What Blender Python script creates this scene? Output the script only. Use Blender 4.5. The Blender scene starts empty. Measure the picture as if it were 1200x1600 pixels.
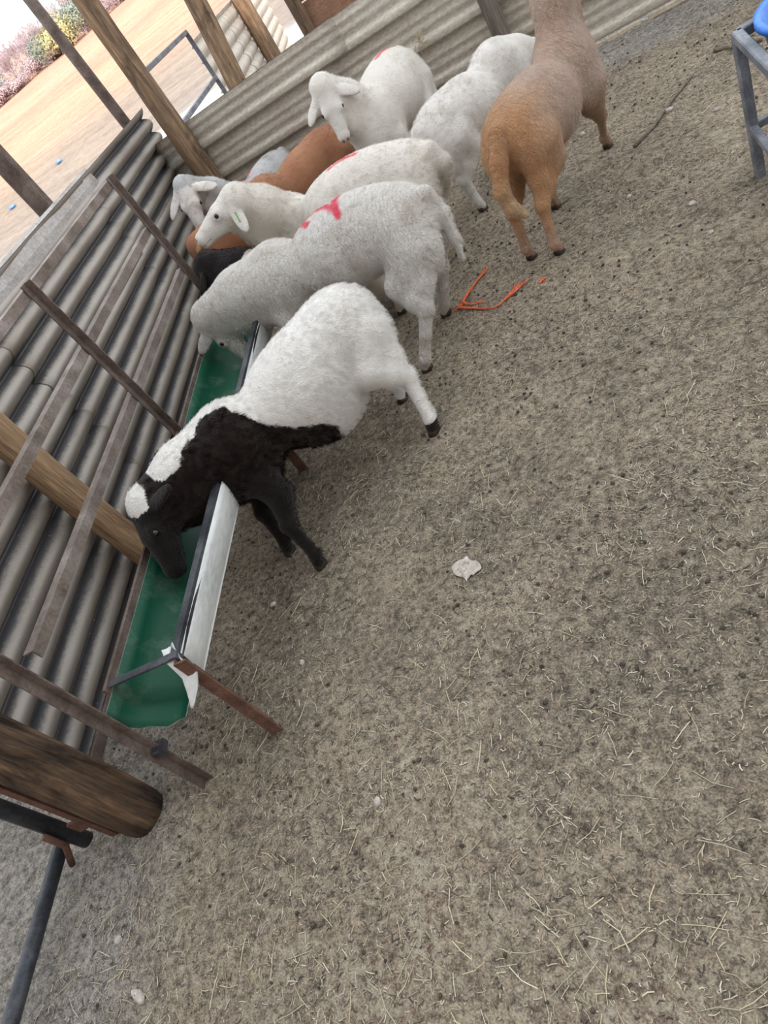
import bpy, math, random
import numpy as np
from mathutils import Vector, Matrix

random.seed(7)
rng = np.random.default_rng(7)
SC = bpy.context.scene
COL = SC.collection

# ------------------------------------------------------------------ camera
cam_d = bpy.data.cameras.new('camera')
cam = bpy.data.objects.new('camera', cam_d)
COL.objects.link(cam)
f_px = 1012.9
roll, pitch, yl = math.radians(-40.317), math.radians(37.95), math.radians(23.455)
cam_d.sensor_fit = 'VERTICAL'
cam_d.sensor_height = 36.0
cam_d.lens = 36.0 * f_px / 1600.0
cam_d.clip_end = 500
_f = Vector((0, math.cos(pitch), -math.sin(pitch)))
_u = Vector((0, math.sin(pitch), math.cos(pitch)))
_r = Vector((1, 0, 0))
_rr = _r * math.cos(roll) + _u * math.sin(roll)
_uu = -_r * math.sin(roll) + _u * math.cos(roll)
M = Matrix.Rotation(yl, 3, 'Z') @ Matrix((_rr, _uu, -_f)).transposed()
cam.matrix_world = Matrix.Translation((0, 0, 1.5)) @ M.to_4x4()
SC.camera = cam

# ------------------------------------------------------------------ light
world = bpy.data.worlds.new('sky')
SC.world = world
world.use_nodes = True
bg = world.node_tree.nodes['Background']
bg.inputs[0].default_value = (0.93, 0.965, 1.0, 1)
bg.inputs[1].default_value = 1.75
sun_d = bpy.data.lights.new('sun', 'SUN')
sun_d.energy = 5.0
sun_d.angle = math.radians(3)
sun_d.color = (1.0, 0.82, 0.70)
sun = bpy.data.objects.new('sun', sun_d)
COL.objects.link(sun)
sun.rotation_euler = Vector((-0.35, 1.0, -0.40)).to_track_quat('-Z', 'Y').to_euler()
sun.location = (4, -8, 9)
vs = SC.view_settings
vs.view_transform = 'Standard'
vs.look = 'None'
vs.gamma = 1.0
vs.exposure = 0.15
vs.use_curve_mapping = False

# ------------------------------------------------------------------ helpers
def tag(o, label=None, cat=None, group=None, kind=None):
    if label: o['label'] = label
    if cat: o['category'] = cat
    if group: o['group'] = group
    if kind: o['kind'] = kind
    return o

def empty(name, loc, rz=0.0):
    o = bpy.data.objects.new(name, None)
    o.empty_display_size = 0.05
    COL.objects.link(o)
    o.location = loc
    o.rotation_euler = (0, 0, rz)
    return o

def mesh_np(name, V, quads=None, tris=None, smooth=False):
    V = np.asarray(V, np.float32)
    me = bpy.data.meshes.new(name)
    loops = []; starts = []; n = 0
    if quads is not None and len(quads):
        q = np.asarray(quads, np.int32)
        loops.append(q.ravel()); starts.append(np.arange(len(q)) * 4 + n); n += q.size
    if tris is not None and len(tris):
        t = np.asarray(tris, np.int32)
        loops.append(t.ravel()); starts.append(np.arange(len(t)) * 3 + n); n += t.size
    L = np.concatenate(loops); S = np.concatenate(starts)
    me.vertices.add(len(V)); me.vertices.foreach_set('co', V.ravel())
    me.loops.add(len(L)); me.loops.foreach_set('vertex_index', L)
    me.polygons.add(len(S)); me.polygons.foreach_set('loop_start', S.astype(np.int32))
    me.update(calc_edges=True)
    me.validate()
    if smooth:
        me.polygons.foreach_set('use_smooth', np.ones(len(me.polygons), bool))
    return me

def link_mesh(name, me, mat=None, parent=None, loc=None):
    o = bpy.data.objects.new(name, me)
    COL.objects.link(o)
    if mat: me.materials.append(mat)
    if parent: o.parent = parent
    if loc is not None: o.location = loc
    return o

def vcol(me, rgb, name='Col'):
    """rgb per vertex, linear"""
    a = me.color_attributes.new(name, 'BYTE_COLOR', 'CORNER')
    li = np.empty(len(me.loops), np.int32); me.loops.foreach_get('vertex_index', li)
    c = np.ones((len(li), 4), np.float32); c[:, :3] = np.clip(rgb[li], 0, 1)
    a.data.foreach_set('color', c.ravel())

class MB:
    """collects simple solids given in world space, builds ONE mesh"""
    def __init__(s): s.v = []; s.f = []
    def add(s, vs_, fs):
        n = len(s.v); s.v += [Vector(v) for v in vs_]; s.f += [tuple(i + n for i in f) for f in fs]
    def bar(s, p0, p1, w, t, up=(0, 0, 1), bev=0.0):
        p0, p1 = Vector(p0), Vector(p1); d = (p1 - p0).normalized(); up = Vector(up)
        a = d.cross(up)
        if a.length < 1e-3: a = d.cross(Vector((1, 0, 0)))
        a.normalize(); b = a.cross(d).normalized()
        hw, ht = w / 2, t / 2; c = min(hw, ht) * 0.25
        prof = [(-hw + c, -ht), (hw - c, -ht), (hw, -ht + c), (hw, ht - c), (hw - c, ht), (-hw + c, ht), (-hw, ht - c), (-hw, -ht + c)]
        s.sweep([p0, p1], prof, a, b)
    def angle(s, p0, p1, w, t, a, b):
        """L-section steel: legs along a and b"""
        a, b = Vector(a).normalized(), Vector(b).normalized()
        s.sweep([Vector(p0), Vector(p1)], [(0, 0), (w, 0), (w, t), (t, t), (t, w), (0, w)], a, b)
    def sweep(s, pts, prof, a, b):
        n = len(prof); vs_ = []; fs = []
        for p in pts: vs_ += [p + a * x + b * y for x, y in prof]
        for i in range(len(pts) - 1):
            for j in range(n):
                k = (j + 1) % n
                fs.append((i * n + j, i * n + k, (i + 1) * n + k, (i + 1) * n + j))
        fs.append(tuple(range(n))[::-1]); fs.append(tuple((len(pts) - 1) * n + j for j in range(n)))
        s.add(vs_, fs)
    def tube(s, pts, r, n=8):
        pts = [Vector(p) for p in pts]; rs = r if hasattr(r, '__len__') else [r] * len(pts)
        vs_ = []; fs = []; prev = None
        for i, p in enumerate(pts):
            d = (pts[min(i + 1, len(pts) - 1)] - pts[max(i - 1, 0)]).normalized()
            if prev is None:
                a = d.cross(Vector((0.12, 0.3, 1)))
                if a.length < 1e-2: a = d.cross(Vector((1, 0, 0)))
            else: a = prev - d * prev.dot(d)
            a.normalize(); prev = a; b = d.cross(a)
            vs_ += [p + (a * math.cos(2 * math.pi * j / n) + b * math.sin(2 * math.pi * j / n)) * rs[i] for j in range(n)]
        for i in range(len(pts) - 1):
            for j in range(n):
                k = (j + 1) % n
                fs.append((i * n + j, i * n + k, (i + 1) * n + k, (i + 1) * n + j))
        fs.append(tuple(range(n))[::-1]); fs.append(tuple((len(pts) - 1) * n + j for j in range(n)))
        s.add(vs_, fs)
    def box(s, c, sx, sy, sz): s.bar((c[0], c[1], c[2] - sz / 2), (c[0], c[1], c[2] + sz / 2), sx, sy, up=(0, 1, 0))
    def build(s, name, mat, parent=None, origin=None, smooth=False):
        me = bpy.data.meshes.new(name)
        if parent is not None:
            mi = Matrix.Translation(parent.location) @ parent.rotation_euler.to_matrix().to_4x4()
            base = parent
            if parent.parent is not None: mi = Matrix.Translation(parent.parent.location) @ parent.parent.rotation_euler.to_matrix().to_4x4() @ mi
            mi = mi.inverted()
        else:
            o0 = Vector(origin) if origin is not None else Vector((0, 0, 0)); mi = Matrix.Translation(-o0)
        me.from_pydata([tuple(mi @ v) for v in s.v], [], s.f)
        me.update()
        if smooth: me.polygons.foreach_set('use_smooth', [True] * len(me.polygons))
        return link_mesh(name, me, mat, parent, None if parent else (origin or (0, 0, 0)))

def _lat(seed, nx, ny): return np.random.default_rng(seed).random((nx, ny))
def vnoise(x, y, scale, seed):
    """smooth value noise 0..1"""
    L = _lat(seed, 128, 128)
    u = x * scale; v = y * scale
    i = np.floor(u).astype(int); j = np.floor(v).astype(int)
    a = u - i; b = v - j; a = a * a * (3 - 2 * a); b = b * b * (3 - 2 * b)
    i0, i1, j0, j1 = i % 128, (i + 1) % 128, j % 128, (j + 1) % 128
    return (L[i0, j0] * (1 - a) + L[i1, j0] * a) * (1 - b) + (L[i0, j1] * (1 - a) + L[i1, j1] * a) * b

# ------------------------------------------------------------------ materials
def nodes(name):
    m = bpy.data.materials.new(name); m.use_nodes = True
    nt = m.node_tree; b = nt.nodes['Principled BSDF']
    return m, nt, b
def N(nt, t, **kw):
    n = nt.nodes.new(t)
    for k, v in kw.items():
        if k in n.inputs.keys(): n.inputs[k].default_value = v
        else: setattr(n, k, v)
    return n
def coords(nt, scale=(1, 1, 1), kind='Object'):
    tc = N(nt, 'ShaderNodeTexCoord'); mp = N(nt, 'ShaderNodeMapping'); mp.inputs['Scale'].default_value = scale
    nt.links.new(tc.outputs[kind], mp.inputs['Vector']); return mp.outputs[0]
def noise(nt, vec, scale, detail=4, rough=0.55, dist=0.0):
    n = N(nt, 'ShaderNodeTexNoise', Scale=scale, Detail=detail, Roughness=rough, Distortion=dist)
    nt.links.new(vec, n.inputs['Vector']); return n.outputs['Fac']
def ramp(nt, fac, stops, interp='LINEAR'):
    r = N(nt, 'ShaderNodeValToRGB'); r.color_ramp.interpolation = interp
    e = r.color_ramp.elements
    while len(e) < len(stops): e.new(0.5)
    for el, (p, c) in zip(e, stops): el.position = p; el.color = (*c, 1)
    nt.links.new(fac, r.inputs[0]); return r.outputs[0]
def mix(nt, fac, a, b, mode='MIX'):
    m = N(nt, 'ShaderNodeMix', data_type='RGBA', blend_type=mode)
    for s, v in ((0, fac), (6, a), (7, b)):
        if hasattr(v, 'is_linked'): nt.links.new(v, m.inputs[s])
        elif s == 0: m.inputs[0].default_value = v
        else: m.inputs[s].default_value = (*v, 1)
    return m.outputs[2]
def bump(nt, b, h, strength=0.3, dist=0.01):
    n = N(nt, 'ShaderNodeBump', Strength=strength, Distance=dist)
    nt.links.new(h, n.inputs['Height']); nt.links.new(n.outputs[0], b.inputs['Normal']); return n

def mottled(name, cols, scale=6, rough=0.8, metal=0.0, stretch=(1, 1, 1), bumpd=0.003, fine=60, spec=0.3, detail=6):
    m, nt, b = nodes(name)
    v = coords(nt, stretch)
    n1 = noise(nt, v, scale, detail, 0.6)
    n = len(cols)
    c = ramp(nt, n1, [(0.3 + 0.4 * i / (n - 1), col) for i, col in enumerate(cols)])
    n2 = noise(nt, v, fine, 3)
    c = mix(nt, 0.35, c, ramp(nt, n2, [(0.3, (0.25, 0.25, 0.25)), (0.7, (0.9, 0.9, 0.9))]), 'OVERLAY')
    nt.links.new(c, b.inputs['Base Color'])
    b.inputs['Roughness'].default_value = rough; b.inputs['Metallic'].default_value = metal
    b.inputs['Specular IOR Level'].default_value = spec
    if bumpd: bump(nt, b, n2, 0.5, bumpd)
    return m

MAT = {}
MAT['sheet_left'] = mottled('weathered_iron', [(0.25, 0.22, 0.195), (0.36, 0.325, 0.295), (0.44, 0.41, 0.385)], 3.5, 0.45, 0.5, (1, 0.35, 1.2), 0.001, 45)
MAT['sheet_back'] = mottled('galvanised_sheet', [(0.42, 0.37, 0.315), (0.51, 0.465, 0.40), (0.60, 0.56, 0.51)], 3.0, 0.55, 0.3, (0.5, 1, 1.3), 0.001, 60)
MAT['cap'] = mottled('flat_galvanised', [(0.30, 0.24, 0.20), (0.40, 0.385, 0.37), (0.5, 0.5, 0.5)], 3.0, 0.5, 0.3, (1, 0.6, 1), 0.001, 60)
MAT['steel'] = mottled('rusty_steel', [(0.07, 0.05, 0.042), (0.14, 0.105, 0.09), (0.21, 0.17, 0.15)], 9, 0.7, 0.15, (1, 1, 1), 0.001, 90)
MAT['railsteel'] = mottled('worn_rail_steel', [(0.11, 0.085, 0.073), (0.20, 0.165, 0.145), (0.29, 0.26, 0.24)], 8, 0.55, 0.3, (1, 1, 1), 0.001, 90)
MAT['rust'] = mottled('red_rust', [(0.07, 0.037, 0.028), (0.135, 0.07, 0.05), (0.20, 0.11, 0.08)], 12, 0.8, 0.1, (1, 1, 1), 0.001, 120)
MAT['blacksteel'] = mottled('dark_steel', [(0.022, 0.025, 0.03), (0.05, 0.055, 0.065), (0.11, 0.115, 0.125)], 8, 0.45, 0.3, (1, 1, 1), 0.001, 90)
MAT['paintsteel'] = mottled('grey_painted_steel', [(0.10, 0.11, 0.135), (0.17, 0.185, 0.215), (0.30, 0.31, 0.34)], 7, 0.5, 0.2, (1, 1, 1), 0.001, 90)
MAT['white_sheet'] = mottled('white_painted_sheet', [(0.52, 0.55, 0.55), (0.66, 0.69, 0.69), (0.74, 0.76, 0.76)], 5, 0.5, 0.0, (1, 0.4, 1), 0.0005, 60)
MAT['blue_plastic'] = mottled('blue_plastic', [(0.01, 0.13, 0.55), (0.012, 0.17, 0.66), (0.02, 0.21, 0.75)], 4, 0.35, 0.0, (1, 1, 1), 0.0, 40, 0.5)
MAT['hoof'] = mottled('hoof_horn', [(0.03, 0.022, 0.018), (0.06, 0.045, 0.035), (0.12, 0.09, 0.07)], 20, 0.6, 0, (1, 1, 1), 0.001, 100)
MAT['eye'] = mottled('dark_eye', [(0.006, 0.005, 0.005), (0.012, 0.009, 0.008)], 20, 0.12, 0, (1, 1, 1), 0, 100, 0.6)
MAT['twine'] = mottled('orange_twine', [(0.62, 0.10, 0.035), (0.78, 0.15, 0.06), (0.80, 0.26, 0.14)], 40, 0.7, 0, (1, 1, 1), 0.001, 200)
MAT['wrapper'] = mottled('crumpled_plastic', [(0.24, 0.185, 0.15), (0.47, 0.42, 0.38), (0.27, 0.21, 0.17)], 45, 0.35, 0, (1, 1, 1), 0.001, 100, 0.5)
MAT['stone'] = mottled('pale_stone', [(0.34, 0.31, 0.27), (0.46, 0.43, 0.39), (0.58, 0.56, 0.52)], 25, 0.9, 0, (1, 1, 1), 0.002, 120)
MAT['dung'] = mottled('dry_dung', [(0.035, 0.03, 0.025), (0.07, 0.058, 0.046), (0.12, 0.10, 0.08)], 30, 0.9, 0, (1, 1, 1), 0.002, 120)
MAT['batten'] = mottled('pale_batten', [(0.40, 0.32, 0.23), (0.52, 0.44, 0.34), (0.6, 0.54, 0.45)], 6, 0.8, 0, (1, 1, 1), 0.001, 60)
MAT['brown_board'] = mottled('brown_board', [(0.19, 0.10, 0.065), (0.27, 0.15, 0.10), (0.33, 0.2, 0.14)], 5, 0.8, 0, (1, 1, 4), 0.002, 40)
MAT['shade_wall_mat'] = mottled('shade_wall_grey', [(0.42, 0.39, 0.36), (0.5, 0.47, 0.44)], 2, 0.9, 0, (1, 1, 1), 0.002, 30)
MAT['bark'] = mottled('bare_twigs', [(0.34, 0.285, 0.315), (0.41, 0.35, 0.38), (0.47, 0.415, 0.44)], 3, 0.9, 0, (1, 1, 1), 0, 20)
MAT['evergreen'] = mottled('evergreen_leaf', [(0.16, 0.22, 0.20), (0.24, 0.31, 0.27), (0.30, 0.36, 0.30)], 3, 0.8, 0, (1, 1, 1), 0, 20)
MAT['yellowgreen'] = mottled('yellow_green_leaf', [(0.36, 0.37, 0.17), (0.45, 0.45, 0.24), (0.5, 0.48, 0.3)], 3, 0.8, 0, (1, 1, 1), 0, 20)
MAT['blue_litter'] = mottled('blue_litter', [(0.10, 0.22, 0.55), (0.2, 0.35, 0.7)], 20, 0.5)

def banded_sheet(name, pitch):
    m, nt, b = nodes(name)
    v = coords(nt, (1, 0.35, 1.2)); vf = coords(nt)
    n1 = noise(nt, v, 3.5, 6, 0.6); n2 = noise(nt, vf, 55, 4, 0.7); n3 = noise(nt, v, 7, 5, 0.7)
    ridge_tan = ramp(nt, n1, [(0.3, (0.24, 0.21, 0.18)), (0.5, (0.32, 0.285, 0.25)), (0.7, (0.39, 0.36, 0.33))])
    sx = N(nt, 'ShaderNodeSeparateXYZ'); nt.links.new(vf, sx.inputs[0])
    def mth(op, a, b_=None):
        k = N(nt, 'ShaderNodeMath', operation=op)
        for i, x in enumerate((a, b_)):
            if x is None: continue
            if hasattr(x, 'is_linked'): nt.links.new(x, k.inputs[i])
            else: k.inputs[i].default_value = x
        return k.outputs[0]
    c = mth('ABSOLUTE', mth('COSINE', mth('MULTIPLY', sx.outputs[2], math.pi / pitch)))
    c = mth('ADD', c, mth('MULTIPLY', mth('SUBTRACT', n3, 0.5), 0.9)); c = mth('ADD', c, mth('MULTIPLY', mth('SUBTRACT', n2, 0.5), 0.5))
    g = ramp(nt, c, [(0.40, (1, 1, 1)), (0.74, (0, 0, 0))])  # blue-grey bands follow the grooves with a ragged edge, tan on the ridges
    col = mix(nt, mth('MULTIPLY', g, 0.85), ridge_tan, (0.075, 0.08, 0.092))
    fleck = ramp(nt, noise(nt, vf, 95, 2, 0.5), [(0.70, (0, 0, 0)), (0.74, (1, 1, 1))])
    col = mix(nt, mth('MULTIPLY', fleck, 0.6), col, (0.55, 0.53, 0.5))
    nt.links.new(col, b.inputs['Base Color']); b.inputs['Roughness'].default_value = 0.5; b.inputs['Metallic'].default_value = 0.35
    bump(nt, b, n2, 0.4, 0.001)
    return m
MAT['sheet_left'] = banded_sheet('banded_corrugated_iron', 0.112)
def wood(name, light, dark, amount, burnt=0.0):
    m, nt, b = nodes(name)
    v = coords(nt, (9, 9, 0.9)); v2 = coords(nt, (1.6, 1.6, 0.7)); v3 = coords(nt, (38, 38, 2.2))
    g = noise(nt, v, 3.0, 6, 0.65, 0.4)
    c = ramp(nt, g, [(0.32, dark), (0.5, tuple((a + d) / 2 for a, d in zip(light, dark))), (0.68, light)])
    p = noise(nt, v2, 3.2, 5, 0.65, 0.6)
    c = mix(nt, ramp(nt, p, [(amount, (0, 0, 0)), (amount + 0.16, (1, 1, 1))]), c, tuple(d * 0.55 for d in dark))
    fi = noise(nt, v3, 4.0, 4)
    c = mix(nt, 0.5, c, ramp(nt, fi, [(0.35, (0.22, 0.2, 0.18)), (0.6, (0.62, 0.62, 0.62))]), 'OVERLAY')
    nt.links.new(c, b.inputs['Base Color']); b.inputs['Roughness'].default_value = 0.85
    b.inputs['Specular IOR Level'].default_value = 0.2
    mixh = N(nt, 'ShaderNodeMath', operation='ADD'); nt.links.new(g, mixh.inputs[0]); nt.links.new(fi, mixh.inputs[1])
    bump(nt, b, mixh.outputs[0], 0.8, 0.012)
    return m
MAT['wood_warm'] = wood('peeled_pole', (0.42, 0.285, 0.18), (0.12, 0.085, 0.06), 0.49)
MAT['wood_split'] = wood('split_pole', (0.56, 0.38, 0.23), (0.24, 0.155, 0.10), 0.66)
MAT['wood_dark'] = wood('weathered_pole', (0.30, 0.20, 0.13), (0.09, 0.065, 0.05), 0.50)
MAT['wood_burnt'] = wood('smeared_pole', (0.25, 0.16, 0.10), (0.045, 0.035, 0.03), 0.44)
MAT['wood_grey'] = wood('grey_pole', (0.27, 0.235, 0.21), (0.13, 0.105, 0.09), 0.62)
MAT['stick'] = wood('dry_stick', (0.30, 0.25, 0.2), (0.16, 0.13, 0.105), 0.7)

def attr_mat(name, rough=0.9, spec=0.15):
    m, nt, b = nodes(name)
    a = N(nt, 'ShaderNodeVertexColor', layer_name='Col')
    nt.links.new(a.outputs[0], b.inputs['Base Color'])
    b.inputs['Roughness'].default_value = rough; b.inputs['Specular IOR Level'].default_value = spec
    return m, nt, b, a.outputs[0]

# trodden soil
m, nt, b, c0 = attr_mat('trodden_soil', 0.95, 0.1)
v = coords(nt)
n1 = noise(nt, v, 42, 8, 0.75); n2 = noise(nt, v, 210, 4, 0.7); n3 = noise(nt, v, 11, 6, 0.7)
c = mix(nt, 0.7, c0, ramp(nt, n1, [(0.36, (0.08, 0.075, 0.07)), (0.5, (0.5, 0.5, 0.49)), (0.64, (0.9, 0.88, 0.84))]), 'OVERLAY')
c = mix(nt, 0.55, c, ramp(nt, n2, [(0.36, (0.06, 0.06, 0.06)), (0.5, (0.5, 0.5, 0.5)), (0.64, (0.95, 0.93, 0.9))]), 'OVERLAY')
c = mix(nt, 0.45, c, ramp(nt, n3, [(0.35, (0.25, 0.24, 0.23)), (0.65, (0.75, 0.74, 0.72))]), 'OVERLAY')
nt.links.new(c, b.inputs['Base Color'])
ad = N(nt, 'ShaderNodeMath', operation='MULTIPLY_ADD'); ad.inputs[1].default_value = 0.4
nt.links.new(n2, ad.inputs[0]); nt.links.new(n1, ad.inputs[2])
bump(nt, b, ad.outputs[0], 1.0, 0.03)
MAT['soil'] = m
m, nt, b, c0 = attr_mat('dry_grass_field', 0.95, 0.05)
v = coords(nt, (0.5, 0.5, 1)); v2 = coords(nt, (0.25, 1.6, 1))
n1 = noise(nt, v2, 1.1, 8, 0.75); n2 = noise(nt, v, 9, 5, 0.7)
c = mix(nt, 0.35, c0, ramp(nt, n1, [(0.35, (0.3, 0.27, 0.25)), (0.62, (0.8, 0.79, 0.77))]), 'OVERLAY')
c = mix(nt, 0.25, c, ramp(nt, n2, [(0.3, (0.2, 0.18, 0.17)), (0.6, (0.75, 0.74, 0.72))]), 'OVERLAY')
nt.links.new(c, b.inputs['Base Color'])
MAT['field'] = m
m, nt, b, c0 = attr_mat('straw', 0.7, 0.25)
MAT['straw'] = m
m, nt, b, c0 = attr_mat('basin_paint', 0.5, 0.3)
v = coords(nt)
n1 = noise(nt, v, 9, 6, 0.7); n2 = noise(nt, v, 80, 3)
c = mix(nt, ramp(nt, n1, [(0.52, (0, 0, 0)), (0.75, (0.3, 0.3, 0.3))]), c0, (0.25, 0.27, 0.24))
nt.links.new(c, b.inputs['Base Color']); bump(nt, b, n2, 0.15, 0.002)
MAT['basin'] = m

def coat(name, stretch, wr, wscale=30, rough=0.95):
    m, nt, b, c0 = attr_mat(name, rough, 0.08)
    v = coords(nt, stretch); v2 = coords(nt, (1, 1, 1))
    n1 = noise(nt, v, wscale, 4, 0.6, 0.8); n2 = noise(nt, v2, 160, 3, 0.6); n3 = noise(nt, v2, 9, 4, 0.6)
    c = mix(nt, 0.22, c0, ramp(nt, n3, [(0.35, (0.36, 0.35, 0.33)), (0.62, (0.62, 0.62, 0.62))]), 'OVERLAY')
    c = mix(nt, 0.25, c, ramp(nt, n2, [(0.3, (0.3, 0.29, 0.27)), (0.65, (0.68, 0.68, 0.68))]), 'OVERLAY')
    nt.links.new(c, b.inputs['Base Color'])
    ad = N(nt, 'ShaderNodeMath', operation='MULTIPLY_ADD'); ad.inputs[1].default_value = wr
    nt.links.new(n1, ad.inputs[0]); nt.links.new(n2, ad.inputs[2])
    bump(nt, b, ad.outputs[0], 0.85, 0.006 + 0.003 * wr)
    b.inputs['Sheen Weight'].default_value = 0.15
    return m
MAT['coat_smooth'] = coat('short_coat', (1, 1, 1), 0.8)
MAT['coat_crimp'] = coat('crimped_coat', (2.0, 0.8, 0.7), 3.0, 40)

def hairmat():
    m, nt, b, c0 = attr_mat('hair', 0.9, 0.04)
    return m
MAT['hair'] = hairmat()

# ------------------------------------------------------------------ ground and field
def ground_z(x, y):
    x = np.asarray(x, float); y = np.asarray(y, float)
    z = (vnoise(x + 40, y + 40, 1.1, 1) - 0.5) * 0.035 + (vnoise(x + 40, y + 40, 3.7, 2) - 0.5) * 0.022
    z += (vnoise(x + 40, y + 40, 9, 3) - 0.5) * 0.016 + (vnoise(x + 40, y + 40, 22, 4) - 0.5) * 0.009
    # trodden hollows
    h = vnoise(x + 40, y + 40, 6.5, 5)
    z -= np.clip(h - 0.72, 0, 1) * 0.05
    return z * 0.75
def soil_color(x, y):
    a = vnoise(x + 40, y + 40, 0.9, 11); b_ = vnoise(x + 40, y + 40, 2.6, 12); c_ = vnoise(x + 40, y + 40, 7, 13)
    t = np.clip((a * 0.5 + b_ * 0.35 + c_ * 0.25 - 0.3) * 2.0, 0, 1)[:, None]
    warm = np.array([0.55, 0.47, 0.375]); dark = np.array([0.34, 0.295, 0.24])
    col = dark * (1 - t) + warm * t
    # bare grey soil along the back sheeting and by the near post
    back = np.clip((y - (5.32 - 0.29 * x) + 0.55) / 0.25, 0, 1) * np.clip((b_ - 0.15) * 3, 0, 1)
    near = np.clip((-1.5 - x) / 0.25, 0, 1) * np.clip((1.6 - y) / 0.3, 0, 1)
    g = np.clip(np.maximum(back, near * 0.8), 0, 1)[:, None]
    return col * (1 - g) + np.array([0.46, 0.44, 0.42]) * g

xs = np.arange(-3.4, 3.2, 0.015); ys = np.arange(-1.2, 7.4, 0.015)
X, Y = np.meshgrid(xs, ys, indexing='ij')
Z = ground_z(X.ravel(), Y.ravel())
V = np.stack([X.ravel(), Y.ravel(), Z], 1)
nx, ny = len(xs), len(ys)
I = (np.arange(nx - 1)[:, None] * ny + np.arange(ny - 1)[None, :]).ravel()
me = mesh_np('ground', V, np.stack([I, I + ny, I + ny + 1, I + 1], 1), smooth=True)
vcol(me, soil_color(V[:, 0], V[:, 1]))
ground = tag(link_mesh('ground', me, MAT['soil']), 'trodden brown pen soil littered with chaff', kind='structure')

def field_z(x, y):
    d = np.hypot(x, y)
    s = np.clip(d - 18, 0, None)
    return -0.06 + 0.1 * s * np.clip(s / 8, 0, 1)
rs = np.concatenate([np.linspace(0.5, 30, 70), np.linspace(31, 160, 90)])
az = np.radians(np.linspace(-110, 70, 240))
Rg, Ag = np.meshgrid(rs, az, indexing='ij')
fx, fy = (Rg * np.sin(Ag)).ravel(), (Rg * np.cos(Ag)).ravel()
fz = field_z(fx, fy) + (vnoise(fx + 200, fy + 200, 0.25, 21) - 0.5) * 0.12 * np.clip(Rg.ravel() / 30 - 0.5, 0, 1)
V = np.stack([fx, fy, fz], 1); nr, na = len(rs), len(az)
I = (np.arange(nr - 1)[:, None] * na + np.arange(na - 1)[None, :]).ravel()
me = mesh_np('field', V, np.stack([I, I + 1, I + na + 1, I + na], 1), smooth=True)
d = np.hypot(fx, fy) + (vnoise(fx + 200, fy + 200, 0.15, 22) - 0.5) * 5
stops = [(0, (0.26, 0.23, 0.195)), (17.5, (0.28, 0.25, 0.23)), (18.6, (0.55, 0.56, 0.57)), (21.5, (0.50, 0.50, 0.50)), (22.5, (0.27, 0.24, 0.215)), (27, (0.31, 0.26, 0.215)),
         (31, (0.45, 0.31, 0.23)), (38, (0.55, 0.345, 0.245)), (44, (0.51, 0.285, 0.21)), (50, (0.59, 0.365, 0.265)), (57, (0.57, 0.31, 0.23)), (62, (0.59, 0.34, 0.25)), (80, (0.45, 0.3, 0.24)), (160, (0.4, 0.3, 0.26))]
px_ = [s[0] for s in stops]
vcol(me, np.stack([np.interp(d, px_, [s[1][k] for s in stops]) for k in range(3)], 1))
tag(link_mesh('field', me, MAT['field']), 'dry peach coloured field rising to the tree line', kind='structure')

# ------------------------------------------------------------------ wall added behind the camera, out of view, to shade the pen
mb = MB(); mb.box((3, -1.9, 3.2), 28, 0.25, 6.4)
tag(mb.build('shade_wall', MAT['shade_wall_mat'], origin=(3, -1.9, 0)), 'plain unseen wall added to shade the pen', kind='structure')

# ------------------------------------------------------------------ left wall : corrugated iron with horizontal corrugations
WX = -2.08
def corr_sheet(y0, y1, z0, z1, parent, amp=0.032, pitch=0.112, xoff=0.0, lean=0.0, name='corrugated_sheet', seed=0, mat='sheet_left', X0=WX):
    zs = np.linspace(z0, z1, int((z1 - z0) / 0.0055) + 2); yy = np.linspace(y0, y1, max(3, int((y1 - y0) / 0.14)))
    Yg, Zg = np.meshgrid(yy, zs, indexing='ij')
    y_, z_ = Yg.ravel(), Zg.ravel()
    wob = (vnoise(y_ + 40 + seed, z_ + 40, 1.7, 31) - 0.5) * 0.016 + (vnoise(y_ + 9 + seed, z_ + 3, 5, 32) - 0.5) * 0.004
    x_ = X0 + xoff + amp * (2 * np.abs(np.cos(np.pi * z_ / pitch)) ** 0.75 - 1) + wob + lean * (z_ - z0)
    nY, nZ = len(yy), len(zs); t = 0.0012
    V = np.concatenate([np.stack([x_, y_, z_], 1), np.stack([x_ - t, y_, z_], 1)])
    I = (np.arange(nY - 1)[:, None] * nZ + np.arange(nZ - 1)[None, :]).ravel(); n = nY * nZ
    q = np.concatenate([np.stack([I, I + nZ, I + nZ + 1, I + 1], 1), np.stack([I, I + 1, I + nZ + 1, I + nZ], 1) + n])
    rim = []
    for a in range(nY - 1):
        for e in (0, nZ - 1):
            i = a * nZ + e; rim.append((i, i + n, i + nZ + n, i + nZ))
    for e in range(nZ - 1):
        for a in (0, nY - 1):
            i = a * nZ + e; rim.append((i, i + 1, i + 1 + n, i + n))
    q = np.concatenate([q, np.array(rim)])
    V -= np.array(parent.location)
    return link_mesh(name, mesh_np(name, V, q, smooth=True), MAT[mat], parent)

wall_left = tag(empty('wall_left', (WX, 3.5, 0)), 'weathered corrugated iron sheeting behind the feed trough', kind='structure')
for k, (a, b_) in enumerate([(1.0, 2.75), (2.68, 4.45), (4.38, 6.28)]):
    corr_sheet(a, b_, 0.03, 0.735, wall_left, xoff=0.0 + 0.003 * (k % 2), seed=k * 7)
    corr_sheet(a, b_ + 0.02, 0.70, 1.235, wall_left, xoff=0.006 + 0.003 * (k % 2), seed=k * 7 + 3)
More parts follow.
